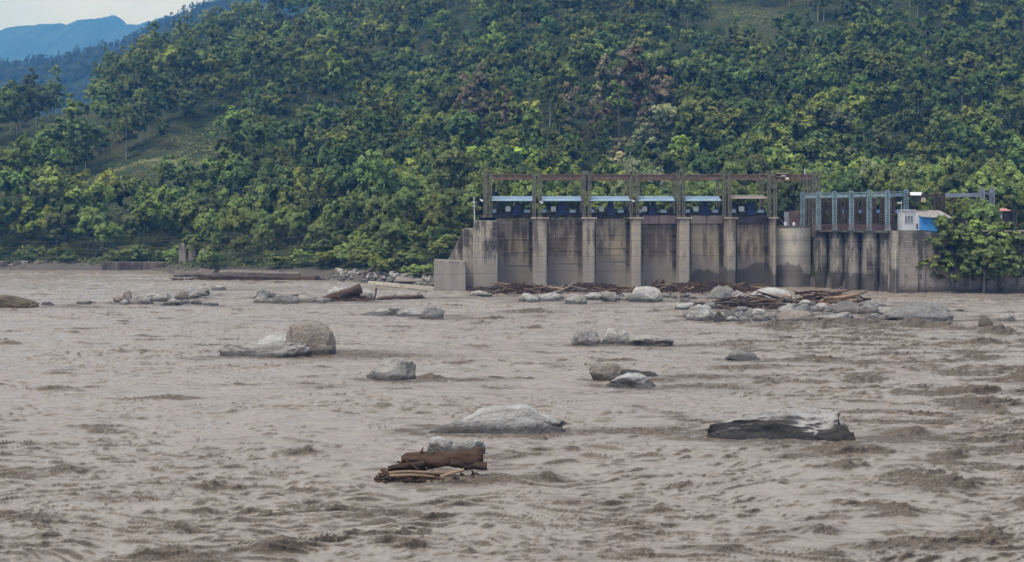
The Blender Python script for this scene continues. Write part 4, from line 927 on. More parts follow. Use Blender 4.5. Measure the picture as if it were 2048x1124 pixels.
def rock(box, label, m='rock_pale', depth=.55, seed=None, prof=None, cuts=9, rough=.11, rz=0, boxy=.34, name='boulder', group=None, lean=0):
    px0, py0, px1, py1 = box; Yf = F*CH/(py1-HY); w_ = (px1-px0)/F*Yf*1.1; d = max(w_*depth, .5); Yc = Yf+d*.42
    xc = ((px0+px1)/2-1024)/F*Yc; zt_ = max(CH-(py0-HY)/F*(Yc+d*.1), .25)
    big = w_ > 1.6
    v = rock_shape(seed if seed is not None else int(px0*7+py0), cuts, rough, big, boxy)
    v = v/np.abs(v).max(0)
    if prof is not None:
        pr = np.interp((v[:, 0]+1)/2, [q[0] for q in prof], [q[1] for q in prof]); v[:, 2] = np.where(v[:, 2] > 0, v[:, 2]*pr, v[:, 2])
    if lean: v[:, 1] = v[:, 1]+lean*v[:, 2]
    H_ = zt_+.15
    vv = np.stack([v[:, 0]*w_/2, v[:, 1]*d/2, np.where(v[:, 2] > 0, v[:, 2]*H_-.15, v[:, 2]*max(.9, H_*.5)-.15)], -1)
    c_, s_ = math.cos(rz), math.sin(rz); vv = np.stack([vv[:, 0]*c_-vv[:, 1]*s_, vv[:, 0]*s_+vv[:, 1]*c_, vv[:, 2]], -1)
    o = link(name, mesh_np(name, vv, ICO_F if big else SM_F, True), M[m], None, (xc, Yc, 0)); tag(o, label, 'boulder' if big else 'stone', group)
    ROCKS.append((xc, Yc, w_/2, d/2)); return o
RK = [
 ((438, 676, 618, 716), 'long low slab boulder with a grey undercut edge, left of the square brown rock', 'rock_pale', dict(depth=.4, boxy=.65, prof=[(0, .9), (.1, .95), (.3, .7), (.55, .7), (.8, .9), (1, 1)], cuts=4)),
 ((480, 656, 600, 706), 'flat pale boulder behind the long low slab', 'rock_white', dict(depth=.6, prof=[(0, .2), (.4, .7), (.8, 1), (1, 1)])),
 ((568, 641, 669, 712), 'upright squarish buff boulder beside the long low slab', 'rock_buff', dict(depth=.6, boxy=.45, cuts=6, rough=.06)),
 ((735, 713, 843, 763), 'rounded grey boulder alone in mid river, below the pale slab', 'rock_pale', dict(prof=[(0, .5), (.3, .9), (.55, 1), (.85, .9), (1, .5)])),
 ((1178, 724, 1248, 763), 'buff boulder with a dark wet left end, behind the white wedge', 'rock_buff', {}),
 ((1230, 735, 1332, 756), 'low dark wet boulder right of the buff boulder', 'rock_dark', {}),
 ((1204, 741, 1328, 777), 'white wedge shaped boulder in front of the buff boulder', 'rock_white', dict(prof=[(0, .3), (.25, .75), (.45, 1), (.8, .8), (1, .5)])),
 ((842, 808, 1130, 870), 'longest pale slab boulder in mid river, tapering to a dark right end', 'rock_white', dict(depth=.3, boxy=.55, prof=[(0, .8), (.1, .75), (.3, .82), (.5, 1), (.72, .98), (.82, .72), (.9, .6), (1, .5)], cuts=5, rough=.08)),
 ((1420, 809, 1714, 884), 'large pale topped boulder with a black undercut front', 'rock_split', dict(depth=.28, boxy=.5, prof=[(0, .62), (.12, .72), (.35, .88), (.5, 1), (.68, .95), (.85, .93), (1, .85)], cuts=5, rough=.09, lean=-.1)),
 ((1598, 845, 1710, 886), 'dark grey wedge rock against the right end of the black fronted boulder', 'rock_dark', dict(depth=.3, prof=[(0, .3), (.4, .8), (.7, 1), (.95, .9), (1, .7)])),
 ((853, 871, 915, 912), 'small white boulder behind the fat log, left one', 'rock_white', {}),
 ((888, 876, 968, 914), 'small white boulder behind the fat log, right one', 'rock_white', {}),
 ((1145, 655, 1203, 693), 'knobbly buff boulder, left of three in a row in mid river', 'rock_pale', {}),
 ((1202, 650, 1256, 691), 'pale angular boulder, middle of three in a row in mid river', 'rock_white', dict(cuts=13)),
 ((1248, 664, 1356, 693), 'low boulder washed over by water, right of three in a row', 'rock_pale', dict(prof=[(0, .8), (.3, 1), (.7, .7), (1, .5)])),
 ((1448, 699, 1532, 723), 'low slate grey boulder almost covered by the flow', 'rock_grey', dict(prof=[(0, .3), (.3, 1), (.7, .8), (1, .4)])),
 ((-30, 581, 76, 616), 'mossy brown rock cut by the left edge of the picture', 'rock_moss', dict(prof=[(0, 1), (.4, .9), (.8, .55), (1, .5)])),
 ((512, 574, 565, 597), 'grey boulder at the left end of the middle row with the root logs', 'rock_grey', {}),
 ((508, 590, 545, 607), 'small buff boulder below the grey one in the middle row', 'rock_pale', {}),
 ((540, 585, 600, 608), 'dark striped low boulder in the middle row', 'rock_grey', {}),
 ((580, 586, 662, 606), 'broad pale boulder left of the root logs', 'rock_pale', {}),
 ((655, 573, 712, 600), 'pale boulder under the root logs', 'rock_white', {}),
 ((712, 572, 750, 600), 'pointed white boulder right of the root logs', 'rock_white', dict(cuts=13)),
 ((778, 582, 850, 598), 'low pale boulder behind the brown floating log', 'rock_pale', {}),
 ((718, 618, 800, 632), 'thin flat white rock barely above water, below the root logs', 'rock_white', {}),
 ((775, 611, 808, 628), 'small pale rock on top of the flat mid river shoal', 'rock_pale', {}),
 ((790, 616, 852, 634), 'white rounded rock on the mid river shoal', 'rock_white', {}),
 ((835, 613, 890, 639), 'grey green wet rock at the right end of the shoal', 'rock_grey', {}),
 ((228, 584, 262, 606), 'buff rock at the left end of the far left cluster', 'rock_buff', {}),
 ((246, 578, 268, 608), 'upright brown rock in the far left cluster', 'rock_buff', {}),
 ((262, 588, 306, 609), 'pale low rock right of the upright brown one', 'rock_pale', {}),
 ((300, 582, 345, 604), 'pale rock in the middle of the far left cluster', 'rock_white', {}),
 ((318, 596, 366, 612), 'low front rock of the far left cluster', 'rock_pale', {}),
 ((345, 578, 378, 600), 'angular buff rock in the far left cluster', 'rock_buff', {}),
 ((366, 564, 396, 598), 'tallest pale rock of the far left cluster', 'rock_white', dict(cuts=13)),
 ((392, 572, 418, 590), 'small pale rock right of the tallest one in the far left cluster', 'rock_pale', {}),
 ((418, 568, 458, 581), 'pale rock at the right end of the far left cluster', 'rock_white', {}),
 ((402, 602, 436, 612), 'small low white rock before the far left cluster', 'rock_white', {}),
 ((152, 600, 186, 609), 'small rock at the left of the sunken pole', 'rock_pale', {}),
 ((82, 602, 112, 611), 'small pale rock right of the mossy brown rock', 'rock_pale', {}),
 ((940, 580, 985, 594), 'white rock in the tangle at the foot of the abutment', 'rock_white', {}),
 ((1038, 585, 1086, 605), 'rounded white boulder in front of the second bay, left one', 'rock_white', {}),
 ((1076, 584, 1117, 603), 'rounded white boulder in front of the second bay, right one', 'rock_white', {}),
 ((1131, 586, 1174, 609), 'brown marked pale boulder in front of the second pier', 'rock_pale', {}),
 ((1170, 583, 1212, 601), 'pale boulder in front of the third bay, left one', 'rock_white', {}),
 ((1200, 581, 1242, 604), 'pale boulder in front of the third bay, right one', 'rock_pale', {}),
 ((1244, 585, 1278, 603), 'low boulder against the left of the big round one', 'rock_pale', {}),
 ((1254, 572, 1322, 605), 'big smooth round pale boulder in front of the third pier', 'rock_white', dict(cuts=2, rough=.03, depth=.8)),
 ((1412, 570, 1472, 602), 'big grey boulder in front of the fifth bay', 'rock_grey', {}),
 ((1455, 580, 1506, 605), 'white boulder right of the big grey one', 'rock_white', {}),
 ((1502, 574, 1586, 606), 'big flat topped pale boulder in front of the divide wall', 'rock_white', dict(boxy=.3, cuts=4, rough=.05)),
 ((1350, 604, 1390, 620), 'low white boulder at the left of the right hand pile', 'rock_white', {}),
 ((1376, 594, 1440, 614), 'buff boulder behind the white block of the right hand pile', 'rock_buff', {}),
 ((1370, 606, 1442, 643), 'large white block at the left of the right hand pile', 'rock_white', dict(cuts=12)),
 ((1428, 622, 1450, 645), 'dark round stone right of the large white block', 'rock_dark', {}),
 ((1444, 620, 1470, 643), 'grey stone next to the dark round stone', 'rock_grey', {}),
 ((1468, 620, 1494, 641), 'two toned round stone under the twig heap', 'rock_grey', {}),
 ((1494, 616, 1540, 634), 'white streaked boulder under the twig heap', 'rock_white', {}),
 ((1524, 618, 1570, 643), 'grey white boulder low in the right hand pile', 'rock_pale', {}),
 ((1562, 603, 1592, 634), 'tall pale stone between the two twig heaps', 'rock_white', {}),
 ((1582, 608, 1622, 632), 'grey boulder right of the tall pale stone', 'rock_grey', {}),
 ((1630, 606, 1656, 625), 'oval pale stone below the fresh driftwood', 'rock_white', dict(cuts=2, rough=.03)),
 ((1654, 606, 1678, 623), 'small stone right of the oval pale stone', 'rock_pale', {}),
 ((1668, 602, 1718, 629), 'smooth oval grey boulder at the end of the fresh driftwood', 'rock_grey', dict(cuts=2, rough=.03)),
 ((1712, 605, 1762, 630), 'mottled boulder right of the smooth oval one', 'rock_grey', {}),
 ((1550, 620, 1640, 648), 'broad buff boulder in the front of the right hand pile', 'rock_buff', {}),
 ((1618, 622, 1712, 646), 'broad grey boulder in the front of the right hand pile', 'rock_pale', {}),
 ((1748, 609, 1800, 631), 'pale boulder before the corner of the masonry wall', 'rock_pale', {}),
 ((1765, 601, 1912, 644), 'biggest grey boulder in front of the masonry wall', 'rock_grey', dict(depth=.35, prof=[(0, .3), (.2, .8), (.35, 1), (.6, .95), (.8, .85), (1, .4)])),
 ((1776, 630, 1796, 642), 'tiny white rock in the rapid before the biggest grey boulder', 'rock_white', {}),
 ((1992, 625, 2028, 644), 'small white rock near the right edge', 'rock_white', {}),
 ((1955, 630, 1992, 656), 'ragged dark brown rock left of the small white one at the right edge', 'rock_moss', {}),
]
for bx_, lb, mt_, kw in RK: rock(bx_, lb, mt_, **kw)
# rubble on the bank left of the wing wall
SHAPES = []
for k in range(7):
    v = rock_shape(300+k, 8, .08, False); me = mesh_np('bank_stone', v*np.array([1, .8, .62]), SM_F, True); SHAPES.append(me)
for k in range(150):
    px = random.uniform(655, 868); Y_ = random.uniform(256, 292); X_ = bx(px, Y_); ft = float(np.interp(X_, FX, FY))
    Y_ = ft+random.uniform(-2.5, 7)*random.random()**.5; X_ = bx(px, Y_); z_ = max(ground1(X_, Y_), -.1)
    me = SHAPES[k % 7]
    o = bpy.data.objects.new('bank_stone', me); col.objects.link(o)
    if not me.materials: me.materials.append(M['rock_white' if k % 2 else 'rock_grey'])
    s = random.uniform(.25, .75)*(1.5 if random.random() < .1 else 1); o.scale = (s, s, s); o.location = (X_, Y_, z_+.1*s); o.rotation_euler = (random.uniform(-.4, .4), random.uniform(-.4, .4), random.uniform(0, 6.3))
    tag(o, 'pale stone in the rubble on the bank left of the wing wall', 'stone', 'rubble stones on the left bank')

FILL = [(1040, 1250, 602, 592), (1250, 1420, 606, 590), (1360, 1500, 645, 615), (1480, 1720, 646, 615), (1560, 1760, 632, 605), (1740, 1930, 645, 618), (505, 720, 607, 592), (225, 450, 612, 592)]
for k in range(130):
    a_, b_, y1_, y0_ = FILL[k % 8]; px, py = random.uniform(a_, b_), random.uniform(y0_, y1_); q = W(px, py)
    me = SHAPES[k % 7]; o = bpy.data.objects.new('river_stone', me); col.objects.link(o); s = random.uniform(.45, 1.25); o.scale = (s*random.uniform(1, 1.5), s, s); o.location = (q.x, q.y, .12*s); o.rotation_euler = (random.uniform(-.4, .4), random.uniform(-.3, .3), random.uniform(0, 6.3))
    wh = 'in the far left rock cluster' if px < 455 else 'in the row with the root logs' if px < 730 else 'in the boulder line before the second and third bays' if px < 1250 else 'before the fourth bay' if px < 1360 else 'low in the right hand boulder pile' if px < 1740 else 'before the masonry wall'
    tag(o, 'small stone '+wh, 'stone', 'small stones '+wh)
    ROCKS.append((q.x, q.y, s*1.1, s*.9))
# ------------------------------------------------------------------ driftwood
def log_np(L, r0, r1, seed, bend=.05, nseg=18, nr=12, knob=.12, taper_end=True):
    r = np.random.default_rng(seed); t = np.linspace(0, 1, nseg); a_ = np.linspace(0, 2*math.pi, nr, endpoint=False)
    cy = bend*L*np.sin(t*math.pi*r.uniform(.7, 1.4)+r.uniform(0, 1)); cz_ = bend*L*.5*np.sin(t*math.pi*r.uniform(1, 2)+r.uniform(0, 3))
    cy -= cy[0]; cz_ -= cz_[0]
    T, A_ = np.meshgrid(t, a_, indexing='ij'); rad = (r0+(r1-r0)*T)*(1+knob*noise3(T*L/r0*.35, np.cos(A_)*1.2+seed, np.sin(A_)*1.2)*2+knob*.9*noise3(T*L/r0*.22+9, np.cos(A_)*3.5+seed, np.sin(A_)*3.5)*(1.0 if nr > 10 else 0))
    if nr > 16: rad = rad*(1-.55*np.clip((T-.93)/.07, 0, 1)*(noise3(np.cos(A_)*2+seed, np.sin(A_)*2, 0*A_)+.5)-.4*np.clip((.05-T)/.05, 0, 1))
    v = np.stack([T*L, cy[:, None]+rad*np.cos(A_), cz_[:, None]+rad*np.sin(A_)], -1).reshape(-1, 3)
    idx = np.arange(nseg*nr).reshape(nseg, nr); f = np.stack([idx[:-1], np.roll(idx[:-1], -1, 1), np.roll(idx[1:], -1, 1), idx[1:]], -1).reshape(-1, 4)
    n0 = len(v); v = np.concatenate([v, [[0, 0, 0]], [[L, cy[-1], cz_[-1]]]])
    caps = [[n0, idx[0, (k+1) % nr], idx[0, k], idx[0, k]] for k in range(0)]
    fl = f.tolist()
    fl = fl+[[n0, int(idx[0, (k+1) % nr]), int(idx[0, k])] for k in range(nr)]+[[n0+1, int(idx[-1, k]), int(idx[-1, (k+1) % nr])] for k in range(nr)]
    return v, fl
def log_mesh(name, L, r0, r1, seed, branches=0, **k):
    v, f = log_np(L, r0, r1, seed, **k); v = v.tolist(); r = random.Random(seed)
    for i in range(branches):
        bl = L*r.uniform(.08, .22); v2, f2 = log_np(bl, r0*.3, r0*.1, seed+50+i, nseg=6, nr=6); b0 = r.uniform(.15, .95)*L; M_ = Matrix.Translation((b0, 0, 0))@Matrix.Rotation(r.uniform(0, 6.28), 4, 'X')@Matrix.Rotation(-r.uniform(.5, 1.3), 4, 'Y')
        n0 = len(v); v += [tuple(M_@Vector(p)) for p in v2]; f += [[q+n0 for q in ff] for ff in f2]
    me = bpy.data.meshes.new(name); me.from_pydata(v, [], f); me.update(); me.polygons.foreach_set('use_smooth', [True]*len(me.polygons)); return me
def log(p, q, r0, r1, label, m='wood', seed=1, branches=2, name='driftwood_log', group=None, **k):
    p, q = Vector(p), Vector(q); me = log_mesh(name, (q-p).length, r0, r1, seed, branches, **k)
    o = link(name, me, M[m], None, p); o.rotation_euler = (q-p).to_track_quat('X', 'Z').to_euler(); return tag(o, label, 'log', group)
def WZ(px, py, z): return W(px, py, z)
# the fat log and its company in the foreground
D = F*CH/(945-HY)
def FG(px, py, dy=0): return P(px, py, 67+dy)
log(FG(803, 921), FG(966, 912), .32, .46, 'fat brown log stranded against the two small white boulders', 'wood_bark', 3, 4, bend=.02, nseg=60, nr=24, knob=.2)
log(FG(776, 938, -.6), FG(850, 925, -.4), .14, .2, 'shorter dark log in front of the fat log at its left end', 'wood_dark', 5, 2, bend=.03)
log(FG(900, 927, -.3), FG(974, 930, -.3), .2, .22, 'splintered dark stump end under the right end of the fat log', 'wood_dark', 6, 5, bend=.03, knob=.3)
log(FG(778, 946, -1.2), FG(925, 938, -1.2), .075, .06, 'upper peeled yellow branch in front of the fat log', 'wood_fresh', 7, 0, bend=.035)
log(FG(780, 951, -1.6), FG(868, 956, -1.7), .075, .05, 'lower left peeled yellow branch in front of the fat log', 'wood_fresh', 8, 0, bend=-.05)
log(FG(880, 953, -1.7), FG(928, 939, -1.5), .06, .07, 'short peeled yellow branch forming the right corner of the frame', 'wood_fresh', 9, 0, bend=.0)
log(FG(812, 922, -.8), FG(838, 938, -.9), .06, .04, 'thin dark stick leaning on the fat log', 'wood_dark', 10, 1)
log(FG(762, 938, -1), FG(786, 950, -1.2), .1, .05, 'knotted dark root at the left of the yellow branches', 'wood_dark', 11, 7)
# root logs in the middle row
def RG(px, py, dy=0): return P(px, py, 214+dy)
log(RG(640, 604), RG(722, 575), .55, .75, 'big brown root log slanting up to the right over pale boulders', 'wood', 21, 4, bend=.03)
log(RG(666, 592, 1), RG(718, 584, 1), .4, .5, 'second brown log crossing behind the slanting root log', 'wood_dark', 22, 3)
log(RG(634, 602, -2), RG(700, 607, -2), .3, .4, 'reddish brown log lying at the water under the root log', 'wood', 23, 1)
log(RG(748, 601, 0), RG(752, 575, 0), .2, .1, 'upright snag standing beside the pointed white boulder', 'wood_dark', 24, 3)
log(RG(755, 598, -1), RG(845, 587, 4), .28, .3, 'reddish brown log floating right of the pointed white boulder', 'wood', 25, 1)
# huge logs on the left bank
log(P(425, 553, 288), P(640, 555, 287), .75, .5, 'longest thick grey brown trunk lying along the left bank', 'wood_grey', 31, 2, bend=.012, nseg=40)
log(P(440, 545, 293), P(600, 546, 292), .6, .4, 'second long trunk lying behind the longest one on the left bank', 'wood_grey', 32, 2, bend=.012, nseg=40)
log(P(538, 557, 285.5), P(635, 558, 285), .65, .8, 'short reddish trunk in front of the longest trunk', 'wood', 33, 1, bend=.02)
log(P(350, 550, 300), P(430, 545, 299), .9, 1.1, 'stump like trunk left of the longest trunk on the bank', 'wood_grey', 34, 5, bend=.03, knob=.25)
log(P(725, 547, 272), P(762, 530, 280), .3, .3, 'pale straight pole leaning on the rubble bank', 'wood_grey', 35, 0)
log(W(176, 605, .15), W(224, 604, .15), .2, .15, 'half sunk grey pole left of the far left rocks', 'wood_grey', 36, 0)
log(W(390, 591, .2), W(466, 580, .2), .2, .12, 'half sunk grey pole right of the far left rocks', 'wood_grey', 37, 0)
log(W(1308, 620, .1), W(1372, 625, .1), .22, .15, 'half sunk dark pole left of the white block', 'wood_dark', 38, 0)
log(W(548, 566, .1), W(592, 563, .1), .2, .15, 'thin brown log floating before the trunks of the left bank', 'wood', 39, 0)
log(P(1256, 592, 240), P(1322, 562, 244), .5, .35, 'dark snag with upturned roots behind the big round boulder', 'wood_dark', 40, 9, bend=.06)
log(P(1300, 588, 240), P(1350, 590, 239), .55, .8, 'black stump right of the big round boulder', 'wood_dark', 41, 5)
log(P(1325, 590, 241), P(1420, 573, 245), .45, .3, 'long reddish log right of the black stump', 'wood', 42, 3)
log(P(1365, 588, 242), P(1440, 578, 243), .5, .4, 'thick reddish log on the tangle before the fifth bay', 'wood', 43, 2)
for i, (a_, b_) in enumerate([((1648, 596), (1716, 590)), ((1640, 602), (1712, 597)), ((1652, 605), (1700, 604))]):
    log(P(*a_, 203), P(*b_, 203), .28, .3, ['upper', 'middle', 'lower'][i]+' thick fresh orange log under the intake piers', 'wood_fresh', 50+i, 1)
log(P(1700, 594, 205), P(1733, 578, 205), .2, .1, 'pale bent branch sticking up at the right end of the fresh driftwood', 'wood_grey', 54, 1, bend=.12)
STK = [log_mesh('driftwood_stick', 1.0, .045+.012*(k % 3), .02, 400+k, 1+k % 3, bend=.05+.02*(k % 3), nseg=10, nr=6) for k in range(8)]
WM = ['wood', 'wood_dark', 'wood_grey', 'wood', 'wood_fresh', 'wood_dark', 'wood_grey', 'wood']
for me_, w_ in zip(STK, WM): me_.materials.append(M[w_])
def pile(px0, px1, py0, py1, Y0, n_, lab, zmax, Lr=(1.5, 5), fresh=.1):
    for i in range(n_):
        px = random.uniform(px0, px1); u = (px-px0)/(px1-px0); Y_ = Y0+random.uniform(-1, 1)*(9 if Y0 > 230 else 4 if Y0 > 100 else 1.2)
        zz = random.random()**1.3*zmax*(.35+.65*math.sin(math.pi*min(max(u, .08), .92))); k = 4 if random.random() < fresh else random.choice([0, 1, 2, 3, 5, 6, 7])
        o = bpy.data.objects.new('driftwood_stick', STK[k]); col.objects.link(o); L = random.uniform(*Lr); o.scale = (L, L*.9, L*.9)
        o.location = (bx(px, Y_)-L/2, Y_, zz+.05); o.rotation_euler = (random.uniform(0, 6), random.gauss(0, .17), random.gauss(0, .55)+(math.pi if random.random() < .5 else 0))
        if abs(o.rotation_euler.z) > 2: o.location.x += L
        tag(o, 'brown stick in '+lab, 'driftwood', 'sticks in '+lab)
pile(945, 1125, 0, 0, 237, 58, 'the tangle at the foot of the first two bays', 1.3)
pile(1110, 1260, 0, 0, 239, 36, 'the tangle at the foot of the third bay', 1.2)
pile(1285, 1530, 0, 0, 240, 60, 'the tangle at the foot of the fourth to sixth bays', 1.7, fresh=.25)
pile(1435, 1570, 0, 0, 196, 56, 'the brown twig heap in the middle of the right hand pile', 1.9)
pile(1585, 1725, 0, 0, 206, 48, 'the twig heap under the intake piers', 2.0, fresh=.35)
pile(640, 760, 0, 0, 212, 10, 'the boulder row with the root logs', .8)
pile(768, 905, 0, 0, 67, 16, 'the small raft in front of the fat log', .25, (.6, 1.8))

# fine twigs and bark between the sticks: one mass
tw = MB(); random.seed(99)
def twigs(px0, px1, Y0, n_, zmax, sp=2.6):
    for i in range(n_):
        px = random.uniform(px0, px1); u = (px-px0)/(px1-px0); Y_ = Y0+random.gauss(0, sp*.6); zz = random.random()*zmax*math.sin(math.pi*min(max(u, .06), .94))*math.exp(-((Y_-Y0)/sp)**2)
        a_ = random.gauss(0, .8); L = random.uniform(.3, 1.5); e = random.gauss(0, .25); d = Vector((math.cos(a_)*L/2, math.sin(a_)*L/2, e*L/2)); c = Vector((bx(px, Y_), Y_, zz)); t = random.uniform(.04, .13)
        tw.bar(c-d, c+d, t)
twigs(345, 655, 286.5, 900, .9, 3); twigs(942, 1130, 240, 2200, 1.5, 8); twigs(1100, 1265, 243, 1600, 1.5, 7); twigs(1280, 1530, 243, 2200, 1.8, 8); twigs(1433, 1565, 197, 800, 1.9, 3); twigs(1583, 1728, 208, 700, 1.9, 3); twigs(772, 865, 67.2, 260, .8, .4); twigs(766, 880, 67.0, 330, .4, .5); twigs(880, 985, 66.8, 110, .2, .4); twigs(650, 760, 212.5, 160, .6)
o = link('driftwood_litter', tw.mesh('driftwood_litter'), M['wood_dark']); tag(o, 'dark twigs and bark filling the driftwood tangles', 'driftwood litter', kind='stuff')

# ------------------------------------------------------------------ water
rowsY = np.exp(np.linspace(math.log(46), math.log(352), 1150)); rowsY = np.concatenate([[18, 30, 38, 42, 44.5], rowsY])
cpx_ = np.concatenate([np.linspace(-1400, -160, 90), np.linspace(-155, 2205, 1350), np.linspace(2215, 3400, 90)])
WX = (cpx_[None, :]-1024)/F*rowsY[:, None]; WY = rowsY[:, None]+0*WX
ppx = cpx_[None, :]+0*WX; ppy = HY+F*CH/WY
# flow-aligned coordinates (flow to the right and slightly towards the viewer)
wxx = WX+4*noise2(WX/17, WY/17, 20); wyy = WY+3.2*noise2(WX/15+5, WY/15, 21)+1.1*noise2(WX/5.5, WY/4, 22)
amp = .34+.35*sstep(-.25, .6, fbm2(WX/26, WY/16, 3, 23))+.55*sstep(16, 34, WX)*sstep(250, 90, WY)*sstep(-.5, .4, noise2(WX/11, WY/8, 29))+.3*sstep(95, 60, WY)
amp = np.clip(amp, .25, 1.5)
ROLL = [(1880, 978, 130, 52, 1.0), (1990, 668, 90, 26, .95), (1950, 690, 120, 20, .7), (1690, 652, 260, 24, .8), (1840, 655, 180, 22, .7), (1560, 655, 120, 14, .6), (1780, 1030, 110, 34, .7), (1800, 1095, 230, 38, .7), (1950, 1085, 150, 36, .7),
        (600, 908, 85, 18, .9), (350, 1062, 90, 36, .45), (330, 1118, 160, 34, .9), (555, 1108, 110, 36, .9), (130, 942, 110, 26, .8), (940, 962, 230, 22, .95), (1090, 957, 90, 26, .6), (1050, 628, 160, 14, .6), (980, 640, 70, 12, .8), (1065, 658, 60, 12, .6),
        (1700, 905, 180, 26, .8), (1560, 890, 220, 16, .6), (1800, 870, 160, 26, .5), (1640, 720, 130, 14, .7), (1480, 738, 150, 14, .7), (1290, 700, 120, 9, .5), (860, 758, 80, 14, .8), (1360, 975, 70, 18, .6), (1930, 790, 140, 22, .45), (1730, 760, 120, 20, .4),
        (20, 690, 50, 14, .9), (800, 1090, 120, 22, .7), (1440, 1110, 130, 24, .6), (1640, 1060, 90, 22, .6), (720, 1035, 80, 16, .6), (1690, 935, 90, 22, .7), (1900, 915, 120, 20, .5), (420, 975, 120, 14, .6), (1080, 880, 50, 9, .8), (1310, 1024, 60, 12, .5), (240, 1000, 200, 12, .45),
        (1300, 917, 60, 10, .5), (480, 772, 110, 8, .6), (2030, 1020, 60, 40, .5), (1640, 1115, 110, 22, .6), (1250, 720, 60, 12, .5), (2040, 760, 60, 30, .4), (100, 780, 120, 14, .35), (1180, 1010, 200, 10, .35), (650, 775, 140, 6, .35)]
bumpz = np.zeros_like(WX); churn_and_shade = np.zeros_like(WX); roll = np.zeros_like(WX)
for (rx, ry, rw, rh, k) in ROLL:
    c = W(rx, ry, 0); s = c.y/F; sx = rw*.42*s; hz_ = rh*.62*s; sy = max(sx*.36, hz_*1.6)
    dx = (WX-c.x)/sx; dy = (WY-c.y-.35*sx*noise2(WX/sx*.8, 0*WX, rx % 9))/sy; q = dx*dx+dy*dy
    m_ = q < 9
    g_ = np.where(m_, np.exp(-q), 0)
    bumpz += hz_*g_; roll = np.maximum(roll, k*np.where(m_, np.exp(-1.0*(dx*dx+((dy+.55)*1.15)**2)), 0)); churn_and_shade = np.maximum(churn_and_shade, k*np.where(m_, np.exp(-.75*(dx*dx+(np.where(dy < 0, dy*1.4, dy*.75))**2)), 0))
for (xc, yc, rx_, ry_) in ROCKS:
    m_ = (np.abs(WX-xc) < rx_*5+4) & (np.abs(WY-yc) < ry_*4+4); 
    if not m_.any(): continue
    x_, y_ = WX[m_]-xc, WY[m_]-yc
    rr = np.sqrt((x_/(rx_+.4))**2+(y_/(ry_+.5))**2)
    collar = np.exp(-((rr-1.05)/.28)**2); wake = np.exp(-((x_-rx_*1.7)/(rx_*1.1))**2-((y_+ry_*.4)/(ry_*.8+.5))**2)
    bumpz[m_] += .07*collar*min(1.5, rx_)*(x_ < 0)+.06*wake
    wake2 = np.exp(-((x_-rx_*2.3)/(rx_*1.5+.5))**2-((y_+ry_*.5)/(ry_*.8+.6))**2)
    churn_and_shade[m_] = np.maximum(churn_and_shade[m_], .75*collar*(y_ < ry_*.3)+.8*np.maximum(wake, wake2)*min(1, rx_/1.5))
patch = sstep(.1, .75, fbm2(WX/6.5+.4*WY/6, WY/3.4, 3, 33)-.25+.55*sstep(15, 32, WX)*sstep(260, 120, WY)+.1*sstep(90, 55, WY))
churn_and_shade = np.clip(np.maximum(churn_and_shade, .75*patch), 0, 1)
rd = ridge2(wxx/5.8, wyy/1.5, 3, 40)           # long crests
rd2 = ridge2((wxx*.95+wyy*.3)/2.3+3, (wyy*.95-wxx*.12)/.8, 2, 44)
sm = fbm2(WX/7, WY/3.5, 3, 50)
crest = np.clip(rd-.62, 0, 2)**1.3
h = .26*sm*amp+.30*amp*crest+.13*amp*np.clip(rd2-.5, 0, 2)+.22*fbm2(WX/13, WY/6, 2, 52)*amp
rc = ridge2(wxx/.95+7, wyy/.6+2, 4, 60, .62)
SUP = np.ones_like(WX)
for (xc, yc, rx_, ry_) in ROCKS+[(bx(875, 67), 67.2, 3.0, 1.6)]:
    m_ = (np.abs(WX-xc) < rx_*2+2) & (np.abs(WY-yc) < ry_*2+3)
    rr = ((WX[m_]-xc)/(rx_*1.15+.5))**2+((WY[m_]-yc+.4)/(ry_*1.2+.9))**2; SUP[m_] = np.minimum(SUP[m_], 1-.85*np.exp(-rr**1.5*.6))
h *= SUP
rf = ridge2(WX/.5+3, WY/.33+8, 3, 73, .65)
rs = ridge2((wxx*.96-wyy*.28)/1.9+7, (wyy*.96+wxx*.1)/.8+2, 2, 60, .5)
h += churn_and_shade*SUP*(.13*(rs-.4)+.05*(rc-.4)+.035*(rf-.4)+.05*fbm2(WX/.9, WY/.5, 3, 62, .5))+bumpz*.85*(1+.5*fbm2(WX/1.6, WY/.9, 3, 70, .5))
fade = sstep(348, 330, WY); h = h*np.clip(fade, .2, 1)
rest = .05*fbm2(wxx/1.1, wyy/.35, 3, 66)*amp; h += rest
# crests lean towards the viewer
lean = np.clip(h+.05, 0, 1.2); WY2 = WY-lean*(.75+.1*churn_and_shade); WX2 = WX+.3*lean
streak = ridge2((wxx*.97+wyy*.2)/2.6+9, (wyy+wxx*.06)/.6, 2, 81); st2 = sstep(1.12, 1.32, streak)*sstep(-.35, .35, noise2(WX/6, WY/3, 83)); h += .06*st2
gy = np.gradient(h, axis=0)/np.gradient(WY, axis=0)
front = sstep(.17, .5, gy-.08)  # steep fronts facing the viewer, browned to mimic less sky reflection
SL = np.clip(.85*front+1.5*churn_and_shade*np.clip(.12+.6*(rc-.25)+.6*(rf-.35), 0, 1)+1.0*roll*np.clip(.45+.5*(rc-.3)+.4*(rf-.3), 0, 1)+.75*st2, 0, 1)
me = grid_mesh('river_water', WX2, WY2, h, True, {'churn_and_shade': SL.ravel(), 'soft': (0.5+.5*fbm2(WX/30, WY/18, 3, 90)).ravel()})  # brown mask joins churned water with shade painted on wave fronts
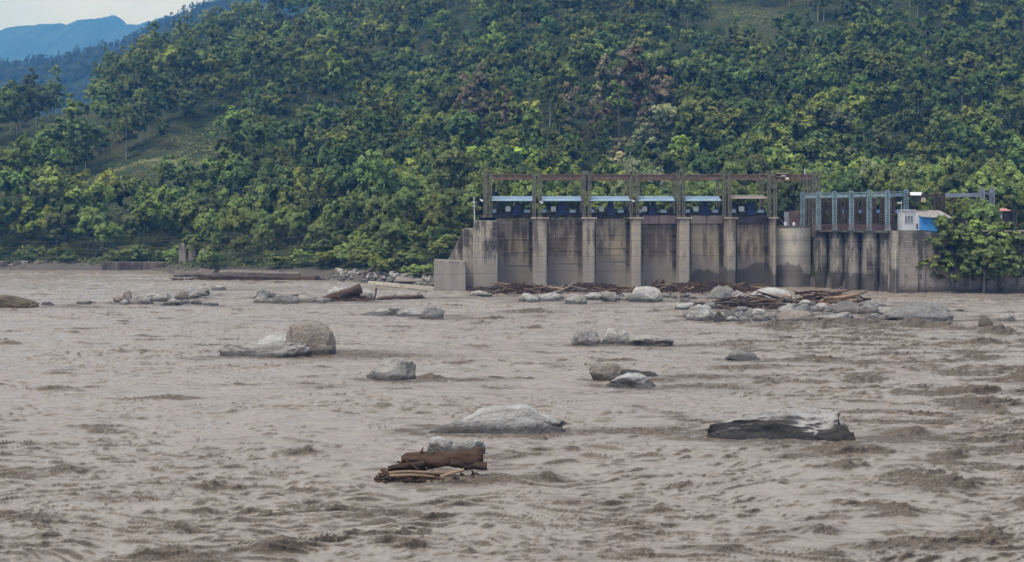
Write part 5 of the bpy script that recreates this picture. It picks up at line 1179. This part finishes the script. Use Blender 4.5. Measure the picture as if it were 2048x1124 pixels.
def water_mat(n, b):
    at = n.nodes.new('ShaderNodeAttribute'); at.attribute_name = 'churn_and_shade'; a2 = n.nodes.new('ShaderNodeAttribute'); a2.attribute_name = 'soft'
    f = tnoise(n, coords(n, 'World', (.8, 2.0, 1)), 2.2, 8, .7); g_ = tnoise(n, coords(n, 'World', (1, 2.6, 1)), 9, 6, .7)
    base = mix(n, a2.outputs['Fac'], (.30, .25, .212), (.312, .272, .228))
    base = mix(n, mth(n, 'MULTIPLY', ramp(n, f, [(.4, (0, 0, 0)), (.62, (1, 1, 1))]), .3), base, (.19, .165, .145))
    w1 = tnoise(n, coords(n, 'World', (.30, 1.9, 1)), 1.5, 5, .62); th = ramp(n, w1, [(.475, (0, 0, 0)), (.5, (1, 1, 1)), (.525, (0, 0, 0))]); mk = ramp(n, tnoise(n, coords(n, 'World', (.5, 1, 1)), .35, 4, .6), [(.42, (0, 0, 0)), (.62, (1, 1, 1))])
    base = mix(n, mth(n, 'MULTIPLY', mth(n, 'MULTIPLY', th, mk), .5), base, (.10, .076, .056))
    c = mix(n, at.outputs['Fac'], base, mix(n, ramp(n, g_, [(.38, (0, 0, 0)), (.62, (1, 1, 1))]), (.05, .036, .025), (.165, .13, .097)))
    n.links.new(c, b.inputs['Base Color']); b.inputs['IOR'].default_value = 1.33; b.inputs['Specular IOR Level'].default_value = .5
    n.links.new(mth(n, 'ADD', mth(n, 'MULTIPLY', at.outputs['Fac'], .35), .2), b.inputs['Roughness'])
    bump(n, b, mth(n, 'ADD', f, mth(n, 'MULTIPLY', g_, .3)), .4, .1)
M['water'] = mat('water', water_mat)
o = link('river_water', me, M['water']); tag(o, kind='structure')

# ------------------------------------------------------------------ haze
hb = MB(); hb.box(-8500, 8500, -40, 9400, -9, 1420)
hm = bpy.data.materials.new('haze'); hm.use_nodes = True; hn = hm.node_tree; hn.nodes.clear()
ho = hn.nodes.new('ShaderNodeOutputMaterial'); pv = hn.nodes.new('ShaderNodeVolumePrincipled'); hn.links.new(pv.outputs[0], ho.inputs['Volume'])
pv.inputs['Color'].default_value = (.12, .39, 1.0, 1); pv.inputs['Absorption Color'].default_value = (1, 1, 1, 1); pv.inputs['Density'].default_value = .0002; pv.inputs['Anisotropy'].default_value = 0.0
o = link('haze', hb.mesh('haze'), hm); tag(o, kind='stuff'); o['label'] = 'thin blue haze in the valley air'; o['category'] = 'haze'; o.display_type = 'WIRE'
scene.cycles.volume_bounces = 1; scene.cycles.max_bounces = 6
print('TREES', ntree[0])
